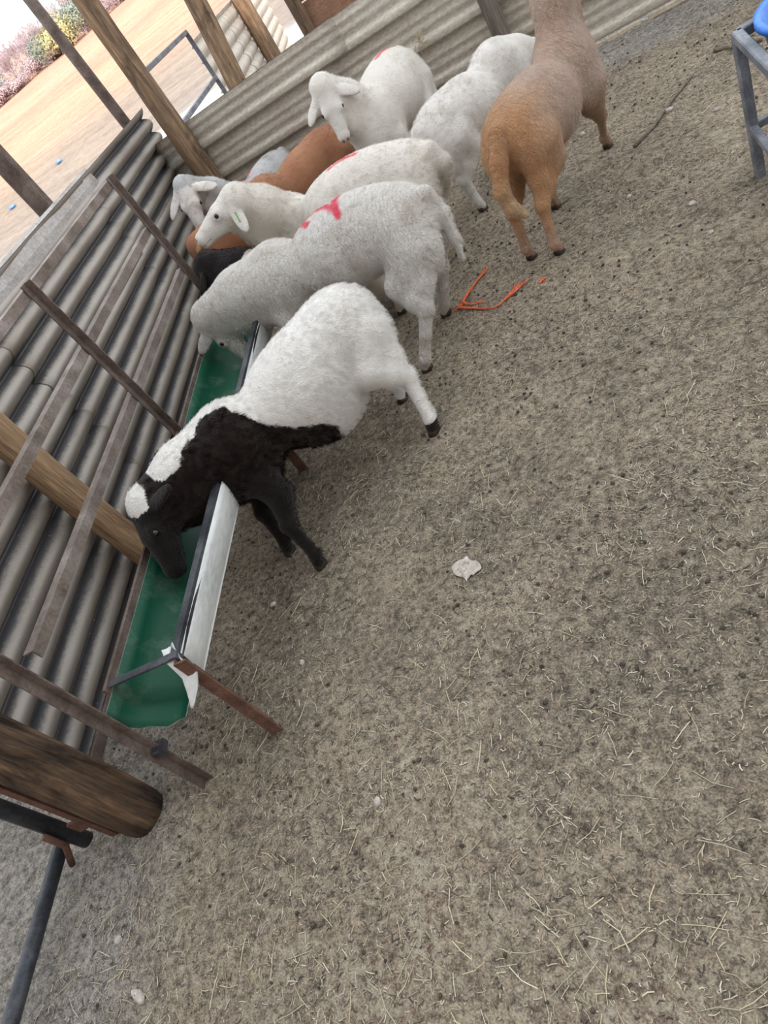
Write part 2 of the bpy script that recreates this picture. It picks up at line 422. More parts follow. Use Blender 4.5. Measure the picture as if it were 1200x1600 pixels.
# flat galvanised strip along the top, and the folded brown edge at the foot of the near end
zs = np.linspace(1.105, 1.25, 6)
mb = MB()
pts = [(0.0, 1.11), (0.004, 1.17), (-0.002, 1.235), (-0.012, 1.25), (-0.016, 1.245), (-0.006, 1.23), (0.0, 1.17), (-0.004, 1.11)]
mb.sweep([Vector((WX + 0.032, y, 0)) for y in (0.9, 1.6, 2.4, 3.3, 4.0, 4.65)], pts, Vector((1, 0, 0)), Vector((0, 0, 1)))
mb.build('capping_strip', MAT['cap'], wall_left)
mb = MB(); mb.bar((WX + 0.028, 1.0, 0.012), (WX + 0.028, 6.2, 0.012), 0.012, 0.05); mb.build('bottom_rim', MAT['steel'], wall_left)

# ------------------------------------------------------------------ back wall : ribbed sheets running along
BP = Vector((1.04, 5.15, 0)); BD = Vector((0.9594, -0.282, 0)).normalized(); BN = Vector((BD.y, -BD.x, 0))   # BN faces the pen
wall_back = tag(empty('wall_back', (0.0, 5.456, 0)), 'ribbed galvanised sheeting laid sideways behind the white sheep', kind='structure')
def rib_prof(z):
    p = (z / 0.25) % 1.0
    r = np.interp(p, [0, 0.06, 0.13, 0.30, 0.37, 0.50, 0.53, 0.60, 0.63, 0.74, 0.77, 0.84, 0.87, 1.0],
                  [0.0, 0.0, 0.017, 0.017, 0.0, 0.0, 0.006, 0.006, 0.0, 0.0, 0.006, 0.006, 0.0, 0.0])
    return r
def rib_sheet(s0, s1, z0, z1, off, seed):
    """s = distance along the wall from BP, negative to the left"""
    zs = np.unique(np.concatenate([np.arange(z0, z1, 0.0125), [z1]])); ss = np.linspace(s0, s1, max(3, int((s1 - s0) / 0.15)))
    S, Zg = np.meshgrid(ss, zs, indexing='ij'); s_, z_ = S.ravel(), Zg.ravel()
    o = off + rib_prof(z_) + (vnoise(s_ + 40 + seed, z_ * 0.3 + 40, 1.1, 41) - 0.5) * 0.012
    zz = z_ + (vnoise(s_ + 40, np.full_like(s_, seed + 3.0), 0.8, 43) - 0.5) * 0.012
    x_ = BP.x + BD.x * s_ + BN.x * o; y_ = BP.y + BD.y * s_ + BN.y * o
    t = 0.0012; nS, nZ = len(ss), len(zs); n = nS * nZ
    V = np.concatenate([np.stack([x_, y_, zz], 1), np.stack([x_ - BN.x * t, y_ - BN.y * t, zz], 1)]) - np.array(wall_back.location)
    I = (np.arange(nS - 1)[:, None] * nZ + np.arange(nZ - 1)[None, :]).ravel()
    q = np.concatenate([np.stack([I, I + nZ, I + nZ + 1, I + 1], 1), np.stack([I, I + 1, I + nZ + 1, I + nZ], 1) + n])
    rim = []
    for a in range(nS - 1):
        for e in (0, nZ - 1):
            i = a * nZ + e; rim.append((i, i + n, i + nZ + n, i + nZ))
    for e in range(nZ - 1):
        for a in (0, nS - 1):
            i = a * nZ + e; rim.append((i, i + 1, i + 1 + n, i + n))
    q = np.concatenate([q, np.array(rim)])
    link_mesh('ribbed_sheet', mesh_np('ribbed_sheet', V, q), MAT['sheet_back'], wall_back)
for k, (a, b_) in enumerate([(-3.25, -1.5), (-1.55, 0.55), (0.5, 2.6)]):
    rib_sheet(a, b_, 0.03, 0.31, 0.0, 3 * k + 1)
    rib_sheet(a + 0.15, b_ + 0.15, 0.28, 0.56, 0.018, 3 * k + 2)
    rib_sheet(a, b_, 0.53, 0.81, 0.036, 3 * k + 3)
    rib_sheet(a - 0.02, b_ + 0.1, 0.78, 1.0, 0.054, 3 * k + 4)
# pale batten along the foot of the sheeting, in pieces
for k, (a, b_) in enumerate([(-0.6, 0.12), (0.15, 0.36), (0.4, 0.78), (0.82, 1.6)]):
    p0 = BP + BD * a + BN * 0.05; p1 = BP + BD * b_ + BN * 0.05
    mb = MB(); mb.bar((p0.x, p0.y, 0.012), (p1.x, p1.y, 0.014), 0.022, 0.03); mb.build('batten', MAT['batten'], wall_back)

# ------------------------------------------------------------------ timber posts
def post(name, p0, p1, r0, r1, mat, label, cat='post', group=None, seed=0, cap_round=0.3, sides=20):
    p0, p1 = Vector(p0), Vector(p1); L = (p1 - p0).length
    zs = np.linspace(0, L, max(8, int(L / 0.05))); th = np.linspace(0, 2 * np.pi, sides, endpoint=False)
    Zg, Tg = np.meshgrid(zs, th, indexing='ij'); z_, t_ = Zg.ravel(), Tg.ravel()
    r = r0 + (r1 - r0) * z_ / L
    cx, cy = np.cos(t_), np.sin(t_)
    r = r * (1 + 0.14 * (vnoise(cx * 1.3 + 20 + seed, z_ * 1.2 + cy * 1.3 + 20, 1.0, 51) - 0.5) + 0.07 * (vnoise(cx * 3 + 20, cy * 3 + z_ * 3 + 20 + seed, 1.5, 52) - 0.5))
    ox = (vnoise(z_ + seed + 20, z_ * 0 + 5, 1.1, 53) - 0.5) * 0.05; oy = (vnoise(z_ + seed + 50, z_ * 0 + 9, 1.1, 54) - 0.5) * 0.05
    endf = np.clip(np.minimum(z_, L - z_) / 0.02, 0, 1); r = r * (0.9 + 0.1 * endf)
    V = np.stack([cx * r + ox, cy * r + oy, z_], 1)
    nZ, nT = len(zs), sides; q = []
    for i in range(nZ - 1):
        for j in range(nT):
            k = (j + 1) % nT; q.append((i * nT + j, i * nT + k, (i + 1) * nT + k, (i + 1) * nT + j))
    V = np.concatenate([V, [[0, 0, 0], [0, 0, L + 0.003]]]); tr = []
    for j in range(nT):
        k = (j + 1) % nT; tr.append((k, j, nZ * nT)); tr.append(((nZ - 1) * nT + j, (nZ - 1) * nT + k, nZ * nT + 1))
    o = link_mesh(name, mesh_np(name, V, q, tr, smooth=True), MAT[mat])
    o.location = p0; o.rotation_mode = 'QUATERNION'; o.rotation_quaternion = (p1 - p0).to_track_quat('Z', 'Y')
    return tag(o, label, cat, group)

post('timber_post', (-1.79, 5.84, -0.02), (-1.77, 5.87, 2.5), 0.088, 0.082, 'wood_warm', 'thick peeled round pole standing in the corner where the two sheet walls meet', seed=1)
post('timber_post', (-1.93, 2.10, -0.02), (-1.96, 2.14, 2.3), 0.068, 0.066, 'wood_split', 'split orange-brown pole standing between the feed trough rails and the corrugated wall', seed=5)
post('timber_post', (-1.77, 0.905, -0.03), (-1.80, 0.95, 2.3), 0.079, 0.077, 'wood_burnt', 'thick dark smeared pole beside the black pipe gate', seed=9)
post('timber_post', (0.60, 5.16, -0.02), (0.545, 5.20, 1.9), 0.058, 0.056, 'wood_grey', 'grey brown pole against the ribbed sheeting behind the tan ewe', seed=12)
post('timber_post', (-1.68, 7.72, -0.05), (-1.45, 8.15, 2.2), 0.105, 0.095, 'wood_warm', 'leaning bright peeled pole at the near end of the further corrugated wall', seed=15)
post('timber_post', (-1.66, 11.6, -0.05), (-1.66, 11.7, 2.6), 0.12, 0.11, 'wood_warm', 'upright pole halfway along the further corrugated wall', seed=18)
post('timber_post', (-0.52, 6.12, -0.05), (-0.56, 6.22, 2.4), 0.05, 0.05, 'wood_dark', 'slim dark pole just behind the ribbed wall, beside the brown board', seed=21)

# steel poles outside the left wall
def steel_pole(x, y, r, top, label):
    mb = MB(); mb.tube([(x, y, -0.05), (x, y + 0.03, top)], r, 12)
    return tag(mb.build('steel_pole', MAT['steel'], origin=(x, y, 0), smooth=True), label, 'pole')
steel_pole(-2.19, 6.16, 0.046, 2.9, 'thin dark steel pole outside the corrugated wall near the corner post')
mb = MB(); mb.bar((-2.19, 4.12, -0.05), (-2.19, 4.14, 2.6), 0.10, 0.09, up=(0, 1, 0))
tag(mb.build('steel_pole', MAT['steel'], origin=(-2.19, 4.12, 0)), 'broad dark steel pole outside the wall behind the flat capping strip', 'pole')

# ------------------------------------------------------------------ feed trough with its rack of uprights and rails
TX = -1.48; UY = (1.05, 2.29, 3.50)
def lipx(y): return -1.21 + 0.05 * (y - 1.05)
trough = tag(empty('feed_trough', (-1.35, 2.2, 0)), 'long green-lined white feed trough on a rusty steel rack along the corrugated wall', 'trough')
prof = []                                     # inner (green) profile, from the wall-side lip over the bottom to the pen-side lip
for k in range(15):
    a = math.pi * k / 14
    prof.append((-1.345 - 0.13 * math.cos(a) , 0.435 - 0.145 * math.sin(a) ** 0.8))
def basin(y0, y1, k0, k1, rag=0.0):
    P = np.array(prof[k0:k1 + 1]); yy = np.linspace(y0, y1, max(2, int((y1 - y0) / 0.08) + 2))
    V = []; C_ = []
    T = np.gradient(P, axis=0); Nn = np.stack([-T[:, 1], T[:, 0]], 1); Nn /= np.linalg.norm(Nn, axis=1)[:, None]   # points outwards/up into the trough
    for lay in (0, 1):
        for j, y in enumerate(yy):
            for i, p in enumerate(P):
                dz = 0.004 * math.sin(y * 3 + i)
                yv = y
                if rag and j == 0: yv = y + rag * (0.5 + 0.5 * math.sin(i * 1.9)) * (i / len(P))
                q = p + Nn[i] * (0.0015 if lay == 0 else -0.0015); q[0] = -1.475 + (q[0] + 1.475) / 0.26 * (lipx(yv) + 1.475)
                V.append((q[0], yv, q[1] + dz))
                C_.append((0.003, 0.07, 0.038) if lay == 0 else (0.66, 0.69, 0.69))
    n = len(P); m_ = len(yy); q = []; off = n * m_
    for j in range(m_ - 1):
        for i in range(n - 1):
            a = j * n + i
            q.append((a, a + 1, a + n + 1, a + n)); q.append((off + a, off + a + n, off + a + n + 1, off + a + 1))
    for i in range(n - 1):
        for a in (i, (m_ - 1) * n + i): q.append((a, off + a, off + a + 1, a + 1))
    for j in range(m_ - 1):
        for a in (j * n, j * n + n - 1): q.append((a, a + n, off + a + n, off + a))
    me = mesh_np('basin', np.array(V) - np.array(trough.location), q, smooth=True)
    vcol(me, np.array(C_))
    return link_mesh('basin', me, MAT['basin'], trough)
basin(1.05, 3.78, 0, 14)
o = basin(0.965, 1.052, 0, 8, 0.02); o.name = 'basin_end'
# white tab of sheet left standing at the cut end
V = []; q = []
ins = [(-1.262, 1.085, 0.47), (-1.252, 1.06, 0.462), (-1.247, 1.043, 0.452), (-1.24, 1.031, 0.428), (-1.236, 1.02, 0.40), (-1.243, 0.998, 0.37), (-1.25, 0.985, 0.35), (-1.256, 0.977, 0.338), (-1.26, 0.972, 0.328)]
outs = [(-1.215, 1.088, 0.478), (-1.204, 1.062, 0.468), (-1.198, 1.045, 0.455), (-1.186, 1.031, 0.428), (-1.181, 1.02, 0.40), (-1.198, 1.006, 0.375), (-1.222, 0.995, 0.352), (-1.24, 0.985, 0.338), (-1.256, 0.974, 0.328)]
for i in range(9):
    for j in range(4):
        s = j / 3; a, b_ = Vector(ins[i]), Vector(outs[i]); p = a * (1 - s) + b_ * s
        V.append((p.x, p.y, p.z - 0.008 * math.sin(s * 3.14)))
for i in range(8):
    for j in range(3): a = i * 4 + j; q.append((a, a + 1, a + 5, a + 4))
V = np.array(V); V2 = V + np.array([0.003, -0.002, 0.0]); n = len(V)
q2 = [tuple(x + n for x in f[::-1]) for f in q]
edge = [j for j in range(4)] + [i * 4 + 3 for i in range(1, 9)] + [32 + j for j in (2, 1, 0)] + [i * 4 for i in range(7, 0, -1)]
q3 = [(edge[i], edge[i] + n, edge[(i + 1) % len(edge)] + n, edge[(i + 1) % len(edge)]) for i in range(len(edge))]
link_mesh('sheet_tab', mesh_np('sheet_tab', np.concatenate([V, V2]) - np.array(trough.location), q + q2 + q3, smooth=True), MAT['white_sheet'], trough)
# white outer skirt hanging from the pen-side rail
V = []; q = []
yy = np.linspace(1.06, 3.78, 30)
for lay in (0, 1):
    for y in yy:
        for k in range(7):
            t = k / 6
            V.append((lipx(y) + 0.014 - 0.055 * t ** 2 - 0.003 * lay + 0.004 * math.sin(y * 4), y, 0.455 - 0.15 * t))
n = len(yy) * 7
for j in range(len(yy) - 1):
    for k in range(6):
        a = j * 7 + k; q.append((a, a + 1, a + 8, a + 7)); q.append((n + a, n + a + 7, n + a + 8, n + a + 1))
    for k in (0, 6): a = j * 7 + k; q.append((a, a + 7, n + a + 7, n + a))
for k in range(6):
    for a in (k, (len(yy) - 1) * 7 + k): q.append((a, n + a, n + a + 1, a + 1))
link_mesh('outer_skirt', mesh_np('outer_skirt', np.array(V) - np.array(trough.location), q, smooth=True), MAT['white_sheet'], trough)
mb = MB(); mb.angle((lipx(1.04) + 0.01, 1.04, 0.468), (lipx(3.79) + 0.01, 3.79, 0.468), 0.026, 0.004, (-1, 0, 0), (0, 0, -1)); mb.build('pen_side_rail', MAT['blacksteel'], trough)
mb = MB(); mb.bar((-1.482, 1.04, 0.445), (-1.482, 3.79, 0.445), 0.012, 0.03); mb.build('wall_side_lip', MAT['steel'], trough)
for k, y in enumerate(UY):
    top = 1.225 if k else 2.0
    yu = y if k else 0.95
    mb = MB(); mb.angle((TX - 0.012, yu, 0.0), (TX - 0.012, yu + (0.012 if k else 0.07), top), 0.034, 0.005, (1, 0, 0), (0, -1, 0)); upr = mb.build('upright', MAT['steel'], trough)
    if k == 0:
        mb = MB(); mb.bar((TX + 0.0, 0.955, 0.23), (TX + 0.03, 0.955, 0.23), 0.045, 0.03); mb.build('bracket', MAT['blacksteel'], upr)
    mb = MB(); mb.bar((-1.47, y + 0.012, 0.452), (lipx(y) + 0.01, y + 0.002, 0.462), 0.026, 0.008); mb.build('cross_strap', MAT['blacksteel'], trough)
    mb = MB(); mb.angle((lipx(y) - 0.022, y - 0.03, 0.0), (lipx(y) - 0.002, y - 0.03, 0.46), 0.044, 0.006, (1, 0, 0), (0, 1, 0)); mb.build('leg', MAT['rust'], trough)
for z, y0, y1 in ((1.205, -0.2, 3.5), (0.945, -0.2, 3.5), (0.695, 1.05, 3.5)):
    mb = MB(); mb.angle((TX - 0.014, y0, z), (TX - 0.014, y1, z + 0.01), 0.036, 0.005, (0, 0, -1), (-1, 0, 0)); mb.build('rail', MAT['railsteel'], trough)

# ------------------------------------------------------------------ near gate in black pipe
gate = tag(empty('pipe_gate', (-1.97, 0.88, 0)), 'black steel pipe gate hinged beside the thick dark pole', 'gate')
mb = MB(); mb.tube([(-1.955, 0.865, 0.03), (-2.0, 0.88, 1.2)], 0.026, 14); mb.build('stile', MAT['blacksteel'], gate, smooth=True)
mb = MB(); mb.tube([(-2.02, 0.875, 0.075), (-2.03, 0.5, 0.07), (-2.04, -0.8, 0.06)], 0.024, 14); mb.build('bottom_rail', MAT['blacksteel'], gate, smooth=True)
mb = MB(); mb.bar((-1.91, 0.865, 0.125), (-1.845, 0.875, 0.125), 0.012, 0.06); hinge = mb.build('hinge_plate', MAT['rust'], gate)
mb = MB(); mb.tube([(-1.955, 0.83, 0.19), (-1.95, 0.825, 0.11), (-2.0, 0.80, 0.03)], 0.011, 8); mb.build('hinge_pin', MAT['rust'], hinge, smooth=True)
mb = MB(); mb.angle((-1.875, 0.865, 0.0), (-1.90, 0.88, 1.2), 0.03, 0.005, (1, 0, 0), (0, 1, 0))
tag(mb.build('angle_iron', MAT['rust'], origin=(-1.875, 0.865, 0)), 'rusty upright angle iron strip between the thick dark pole and black gate', 'strip')

# ------------------------------------------------------------------ second pen beyond the back wall
wall_far = tag(empty('wall_far', (-1.8, 10, 0)), 'further corrugated iron wall beyond the ribbed sheeting', kind='structure')
for a, b_ in ((8.1, 10.6), (10.5, 13.0), (12.9, 15.4)):
    corr_sheet(a, b_, 0.0, 1.32, wall_far, 0.024, 0.15, name='corrugated_sheet', seed=int(a * 3), mat='sheet_back', X0=-1.8)
fg = tag(empty('gate_frame', (-1.76, 7.1, 0)), 'grey square tube gate frame outside, between corner pole and far wall', 'gate')
for nm, p0, p1 in (('stile', (-1.76, 8.0, 0.0), (-1.76, 8.0, 1.41)), ('stile', (-1.90, 6.12, 0.0), (-1.90, 6.12, 1.41)), ('rail', (-1.76, 8.0, 1.41), (-1.90, 6.12, 1.40)), ('rail', (-1.76, 8.0, 0.97), (-1.90, 6.12, 0.96)), ('rail', (-1.76, 8.0, 0.1), (-1.90, 6.12, 0.1))):
    mb = MB(); mb.bar(p0, p1, 0.04, 0.04, up=(1, 0, 0)); mb.build(nm, MAT['paintsteel'], fg)
bb = tag(empty('brown_board', (-0.2, 6.25, 0)), 'brown boards standing upright behind the ribbed wall', 'boards')
for k in range(3):
    z0 = 0.82 + 0.2 * k
    mb = MB(); mb.bar((-0.50, 6.20, z0), (0.75, 5.9, z0 - 0.01), 0.02, 0.19); mb.build('board', MAT['brown_board'], bb)
for x, y in ((-0.42, 6.2), (0.68, 5.94)):
    mb = MB(); mb.bar((x, y + 0.03, 0), (x, y + 0.03, 1.3), 0.05, 0.03, up=(0, 1, 0)); mb.build('upright', MAT['wood_dark'], bb)

# ------------------------------------------------------------------ sheep
def surface_nets(D, org, h):
    S = D < 0
    nx, ny, nz = D.shape
    cnt = np.zeros((nx - 1, ny - 1, nz - 1), np.int8)
    cor = [(i, j, k) for i in (0, 1) for j in (0, 1) for k in (0, 1)]
    for i, j, k in cor: cnt += S[i:nx - 1 + i, j:ny - 1 + j, k:nz - 1 + k]
    act = np.argwhere((cnt > 0) & (cnt < 8))
    idx = -np.ones(cnt.shape, np.int64); idx[act[:, 0], act[:, 1], act[:, 2]] = np.arange(len(act))
    acc = np.zeros((len(act), 3)); n = np.zeros(len(act))
    for a in cor:
        for ax in range(3):
            if a[ax]: continue
            b = list(a); b[ax] = 1
            da = D[act[:, 0] + a[0], act[:, 1] + a[1], act[:, 2] + a[2]]; db = D[act[:, 0] + b[0], act[:, 1] + b[1], act[:, 2] + b[2]]
            m = (da < 0) != (db < 0); t = np.where(m, da / np.where(m, da - db, 1), 0)
            p = np.array(a, float)[None, :].repeat(len(act), 0); p[:, ax] += t
            acc[m] += p[m]; n[m] += 1
    V = (act + acc / n[:, None]) * h + org
    Q = []
    for ax in range(3):
        s0 = [slice(None)] * 3; s1 = [slice(None)] * 3; s0[ax] = slice(0, -1); s1[ax] = slice(1, None)
        A, B = S[tuple(s0)], S[tuple(s1)]
        e = np.argwhere(A != B); o1, o2 = [(1, 2), (2, 0), (0, 1)][ax]
        e = e[(e[:, o1] > 0) & (e[:, o2] > 0) & (e[:, o1] < D.shape[o1] - 1) & (e[:, o2] < D.shape[o2] - 1)]
        def ix(d1, d2):
            c = e.copy(); c[:, o1] += d1; c[:, o2] += d2; return idx[c[:, 0], c[:, 1], c[:, 2]]
        q = np.stack([ix(-1, -1), ix(0, -1), ix(0, 0), ix(-1, 0)], 1)
        flip = ~A[e[:, 0], e[:, 1], e[:, 2]]
        q[flip] = q[flip][:, ::-1]
        Q.append(q)
    return V, np.concatenate(Q)

class SDF:
    def __init__(s, lo, hi, h):
        s.h = h; s.lo = np.array(lo, float); n = np.ceil((np.array(hi) - s.lo) / h).astype(int) + 1
        s.D = np.full(n, 0.5, np.float32); s.raw = np.full(n, 9.0, np.float32); s.lab = np.zeros(n, np.int8)
    def _blk(s, lo, hi):
        a = np.clip(np.floor((lo - s.lo) / s.h).astype(int), 0, np.array(s.D.shape)); b = np.clip(np.ceil((hi - s.lo) / s.h).astype(int) + 1, 0, np.array(s.D.shape))
        sl = tuple(slice(i, j) for i, j in zip(a, b))
        ax = [s.lo[k] + s.h * np.arange(a[k], b[k]) for k in range(3)]
        return sl, np.stack(np.meshgrid(*ax, indexing='ij'), -1)
    def _put(s, sl, d, k, lab):
        d = d.astype(np.float32); D = s.D[sl]
        hh = np.clip(0.5 + 0.5 * (D - d) / k, 0, 1)
        s.D[sl] = D * (1 - hh) + d * hh - k * hh * (1 - hh)
        m = d < s.raw[sl]; s.raw[sl] = np.where(m, d, s.raw[sl]); s.lab[sl] = np.where(m, lab, s.lab[sl])
    def cone(s, a, b, r1, r2, k=0.02, lab=0):
        a, b = np.array(a, float), np.array(b, float); R = max(r1, r2) + 2.5 * k + 0.02
        sl, P = s._blk(np.minimum(a, b) - R, np.maximum(a, b) + R)
        if P.size == 0: return
        ab = b - a; t = np.clip(((P - a) @ ab) / max(ab @ ab, 1e-9), 0, 1)
        s._put(sl, np.linalg.norm(P - a - t[..., None] * ab, axis=-1) - (r1 + (r2 - r1) * t), k, lab)
    def chain(s, pts, rs, k=0.02, lab=0):
        for i in range(len(pts) - 1): s.cone(pts[i], pts[i + 1], rs[i], rs[i + 1], k, lab)
    def ell(s, c, r, k=0.05, lab=0, axes=None):
        c, r = np.array(c, float), np.array(r, float); R = r.max() + 2.5 * k + 0.02
        sl, P = s._blk(c - R, c + R)
        if P.size == 0: return
        q = P - c
        if axes is not None: q = q @ np.array(axes, float).T
        k0 = np.linalg.norm(q / r, axis=-1); k1 = np.linalg.norm(q / (r * r), axis=-1)
        s._put(sl, k0 * (k0 - 1) / np.maximum(k1, 1e-6), k, lab)

def nrm(v): v = np.array(v, float); return v / np.linalg.norm(v)
TORSO, NECK, HEAD, EAR, LEGF, LEGH, TAIL, MUZ = range(8)
SHEEP = {}

def hoof_mesh():
    """cloven hoof: two pointed claws"""
    V = []; q = []; tr = []
    for s in (-1, 1):
        o = len(V)
        ring = [(0.030, 0.35), (0.018, 1.0), (-0.004, 1.0), (-0.022, 0.8)]
        for z, k in ((0.0, 1.0), (0.022, 0.85), (0.040, 0.55)):
            for x, w in ring: V.append((x * (1 if z < .03 else .75) - 0.006 * (z > .01), s * (0.0015 + 0.019 * w * k), z))
            for x, w in ring[::-1]: V.append((x * (1 if z < .03 else .75) - 0.006 * (z > .01), s * 0.0015, z))
        for l in range(2):
            for j in range(8):
                k = (j + 1) % 8; f = (o + l * 8 + j, o + l * 8 + k, o + l * 8 + 8 + k, o + l * 8 + 8 + j)
                q.append(f if s < 0 else f[::-1])
        for l in (0, 2):
            for j in range(3): 
                f = (o + l * 8 + j, o + l * 8 + j + 1, o + l * 8 + 6 - j, o + l * 8 + 7 - j); q.append(f if (s > 0) == (l == 0) else f[::-1])
    return mesh_np('hoof', np.array(V), q)
HOOF = hoof_mesh(); HOOF.materials.append(MAT['hoof'])
EYE = None
def eye_mesh():
    V = []; q = []
    for i in range(7):
        a = math.pi * (i / 6 - 0.5)
        for j in range(10): t = 2 * math.pi * j / 10; V.append((math.cos(a) * math.cos(t), math.cos(a) * math.sin(t), math.sin(a)))
    for i in range(6):
        for j in range(10): k = (j + 1) % 10; q.append((i * 10 + j, i * 10 + k, i * 10 + 10 + k, i * 10 + 10 + j))
    return mesh_np('eye', np.array(V) * 0.0125, q, smooth=True)
EYE = eye_mesh(); EYE.materials.append(MAT['eye'])

def seg_dist(P, poly):
    d = np.full(len(P), 9.0)
    for a, b in zip(poly[:-1], poly[1:]):
        a, b = np.array(a), np.array(b); ab = b - a; t = np.clip(((P - a) @ ab) / max(ab @ ab, 1e-9), 0, 1)
        d = np.minimum(d, np.linalg.norm(P - a - t[:, None] * ab, axis=1))
    return d

def sheep(name_key, rump, withers, poll, nose, hint, feet, label, color, w=1.0, tail='dock', ears=None, coat_mat='coat_smooth', h=0.0065,
          hair=(9000, 0.012), marks=(), hide=(), girth=1.0, tailpts=None, arch=0.0, belly=0.0, nk=1.0, lg=1.0):
    rump, withers = np.array(rump, float), np.array(withers, float)
    fw = withers[:2] - rump[:2]; Lb = float(np.linalg.norm(fw)); ang = math.atan2(fw[1], fw[0])
    org = np.array([rump[0], rump[1], 0.0]); ca, sa = math.cos(ang), math.sin(ang)
    def loc(p): p = np.array(p, float) - org; return np.array([p[0] * ca + p[1] * sa, -p[0] * sa + p[1] * ca, p[2]])
    def locv(v): return np.array([v[0] * ca + v[1] * sa, -v[0] * sa + v[1] * ca, v[2]])
    P, Nn, Hh = loc(poll), loc(nose), locv(hint)
    F = [loc((x, y, float(ground_z(np.array([x]), np.array([y]))[0]))) for x, y in feet]   # FL FR HL HR
    allp = np.array([P, Nn] + F + [[-0.2, 0, 0], [Lb + 0.2, 0, 0]])
    lo = allp.min(0) - 0.22; hi = allp.max(0) + 0.22; lo[1] = min(lo[1], -0.26); hi[1] = max(hi[1], 0.26); lo[2] = -0.05
    hi[2] = max(rump[2], withers[2], P[2], Nn[2]) + 0.2
    S = SDF(lo, hi, h)
    zr, zw = rump[2], withers[2]; g = girth
    zz = lambda x: zr + (zw - zr) * x / Lb + arch * 4 * (x / Lb) * (1 - x / Lb)
    # trunk
    S.ell((0.10, 0, zr - 0.135 * g), (0.175, 0.132 * w, 0.135 * g), 0.05, TORSO)
    S.ell((0.40 * Lb, 0, zz(0.4 * Lb) - 0.155 * g), (0.36 * Lb + 0.06, 0.15 * w, 0.155 * g), 0.05, TORSO)
    S.ell((0.52 * Lb, 0, zz(0.5 * Lb) - 0.19 * g), (0.36 * Lb, 0.168 * w, 0.155 * g), 0.05, TORSO)
    S.ell((Lb - 0.02, 0, zw - 0.165 * g), (0.185, 0.125 * w, 0.168 * g), 0.05, TORSO)
    S.ell((Lb + 0.07, 0, zw - 0.20 * g), (0.11, 0.092 * w, 0.125 * g), 0.05, TORSO)
    if belly: S.ell((0.46 * Lb, 0, zz(0.5 * Lb) - 0.27 * g), (0.30 * Lb, 0.145 * w, 0.115 * g + belly), 0.05, TORSO)
    for s in (1, -1):
        S.ell((Lb + 0.0, s * 0.078 * w, zw - 0.20 * g), (0.10, 0.058, 0.145 * g), 0.04, TORSO)
        S.ell((0.075, s * 0.082 * w, zr - 0.20 * g), (0.125, 0.066, 0.15 * g), 0.04, TORSO)
    # legs
    hooves = []
    for i, s in ((0, 1), (1, -1)):
        f = F[i]; sh = np.array([Lb + 0.02, s * 0.085 * w, zw - 0.25 * g]); an = f + [0, 0, 0.06]
        v = an - sh
        el = sh + v * 0.30 + [-0.03, 0, 0]; kn = sh + v * 0.60 + [0.012, 0, 0]
        S.chain([sh, el, kn], [0.072, 0.052, 0.031], 0.025, LEGF)
        S.chain([kn, kn + (an - kn) * 0.5, an], [0.031 * lg, 0.0225 * lg, 0.024 * lg], 0.010, LEGF)
        S.cone(kn + [0.003, 0, 0.008], kn - [0, 0, 0.01], 0.031, 0.029, 0.01, LEGF)
        S.cone(an, f + [0.012, 0, 0.028], 0.0255, 0.0235, 0.01, LEGF)
        hooves.append((f, 0))
    for i, s in ((2, 1), (3, -1)):
        f = F[i]; hp = np.array([0.07, s * 0.085 * w, zr - 0.20 * g]); an = f + [-0.004, 0, 0.06]
        v = an - hp
        sti = hp + v * 0.24 + [0.075, s * 0.008, 0.0]; hock = hp + v * 0.58 + [-0.035, 0, 0.01]
        S.chain([hp, sti], [0.098, 0.062], 0.04, LEGH)
        S.chain([hp + [-0.03, 0, 0.0], hp * 0.45 + hock * 0.55 + [-0.01, 0, 0], hock], [0.080 * lg, 0.050 * lg, 0.031 * lg], 0.03, LEGH)
        S.chain([sti, sti * 0.4 + hock * 0.6, hock], [0.062 * lg, 0.047 * lg, 0.034 * lg], 0.025, LEGH)
        S.cone(hock + [-0.012, 0, 0.012], hock + [0, 0, -0.01], 0.021, 0.025, 0.012, LEGH)
        S.chain([hock, hock + (an - hock) * 0.5, an], [0.034 * lg, 0.0255 * lg, 0.0275 * lg], 0.010, LEGH)
        S.ell(hock + [-0.014, 0, 0.004], (0.022, 0.021 * lg, 0.030), 0.012, LEGH)
        S.cone(an, f + [0.012, 0, 0.028], 0.0255, 0.0235, 0.01, LEGH)
        hooves.append((f, 0))
    # head frame
    n = nrm(Nn - P); u = nrm(Hh - n * (Hh @ n)); sd = np.cross(u, n); Lh = float(np.linalg.norm(Nn - P)); k = Lh / 0.27
    # neck
    n0 = np.array([Lb + 0.0, 0, zw - 0.118 * g]); nb = P - n * 0.012 - u * 0.035
    mid = (n0 + nb) / 2 + np.array([0.0, 0, 0.012])
    S.chain([n0, mid, nb], [0.118 * nk, 0.092 * nk, 0.070 * nk], 0.05, NECK)
    n1 = np.array([Lb + 0.08, 0, zw - 0.20 * g]); jb = P + n * 0.06 * k - u * 0.06 * k
    S.chain([n1, (n1 + jb) / 2, jb], [0.10 * nk, 0.078 * nk, 0.052 * nk], 0.045, NECK)
    # head
    S.ell(P + n * 0.055 * k - u * 0.022 * k, np.array([0.085, 0.056, 0.058]) * k, 0.03, HEAD, [n, sd, u])
    S.cone(P + n * 0.10 * k - u * 0.015 * k, P + n * (Lh - 0.040 * k) - u * 0.022 * k, 0.050 * k, 0.031 * k, 0.02, HEAD)
    S.cone(P + n * 0.085 * k - u * 0.060 * k, P + n * (Lh - 0.045 * k) - u * 0.045 * k, 0.040 * k, 0.023 * k, 0.025, HEAD)
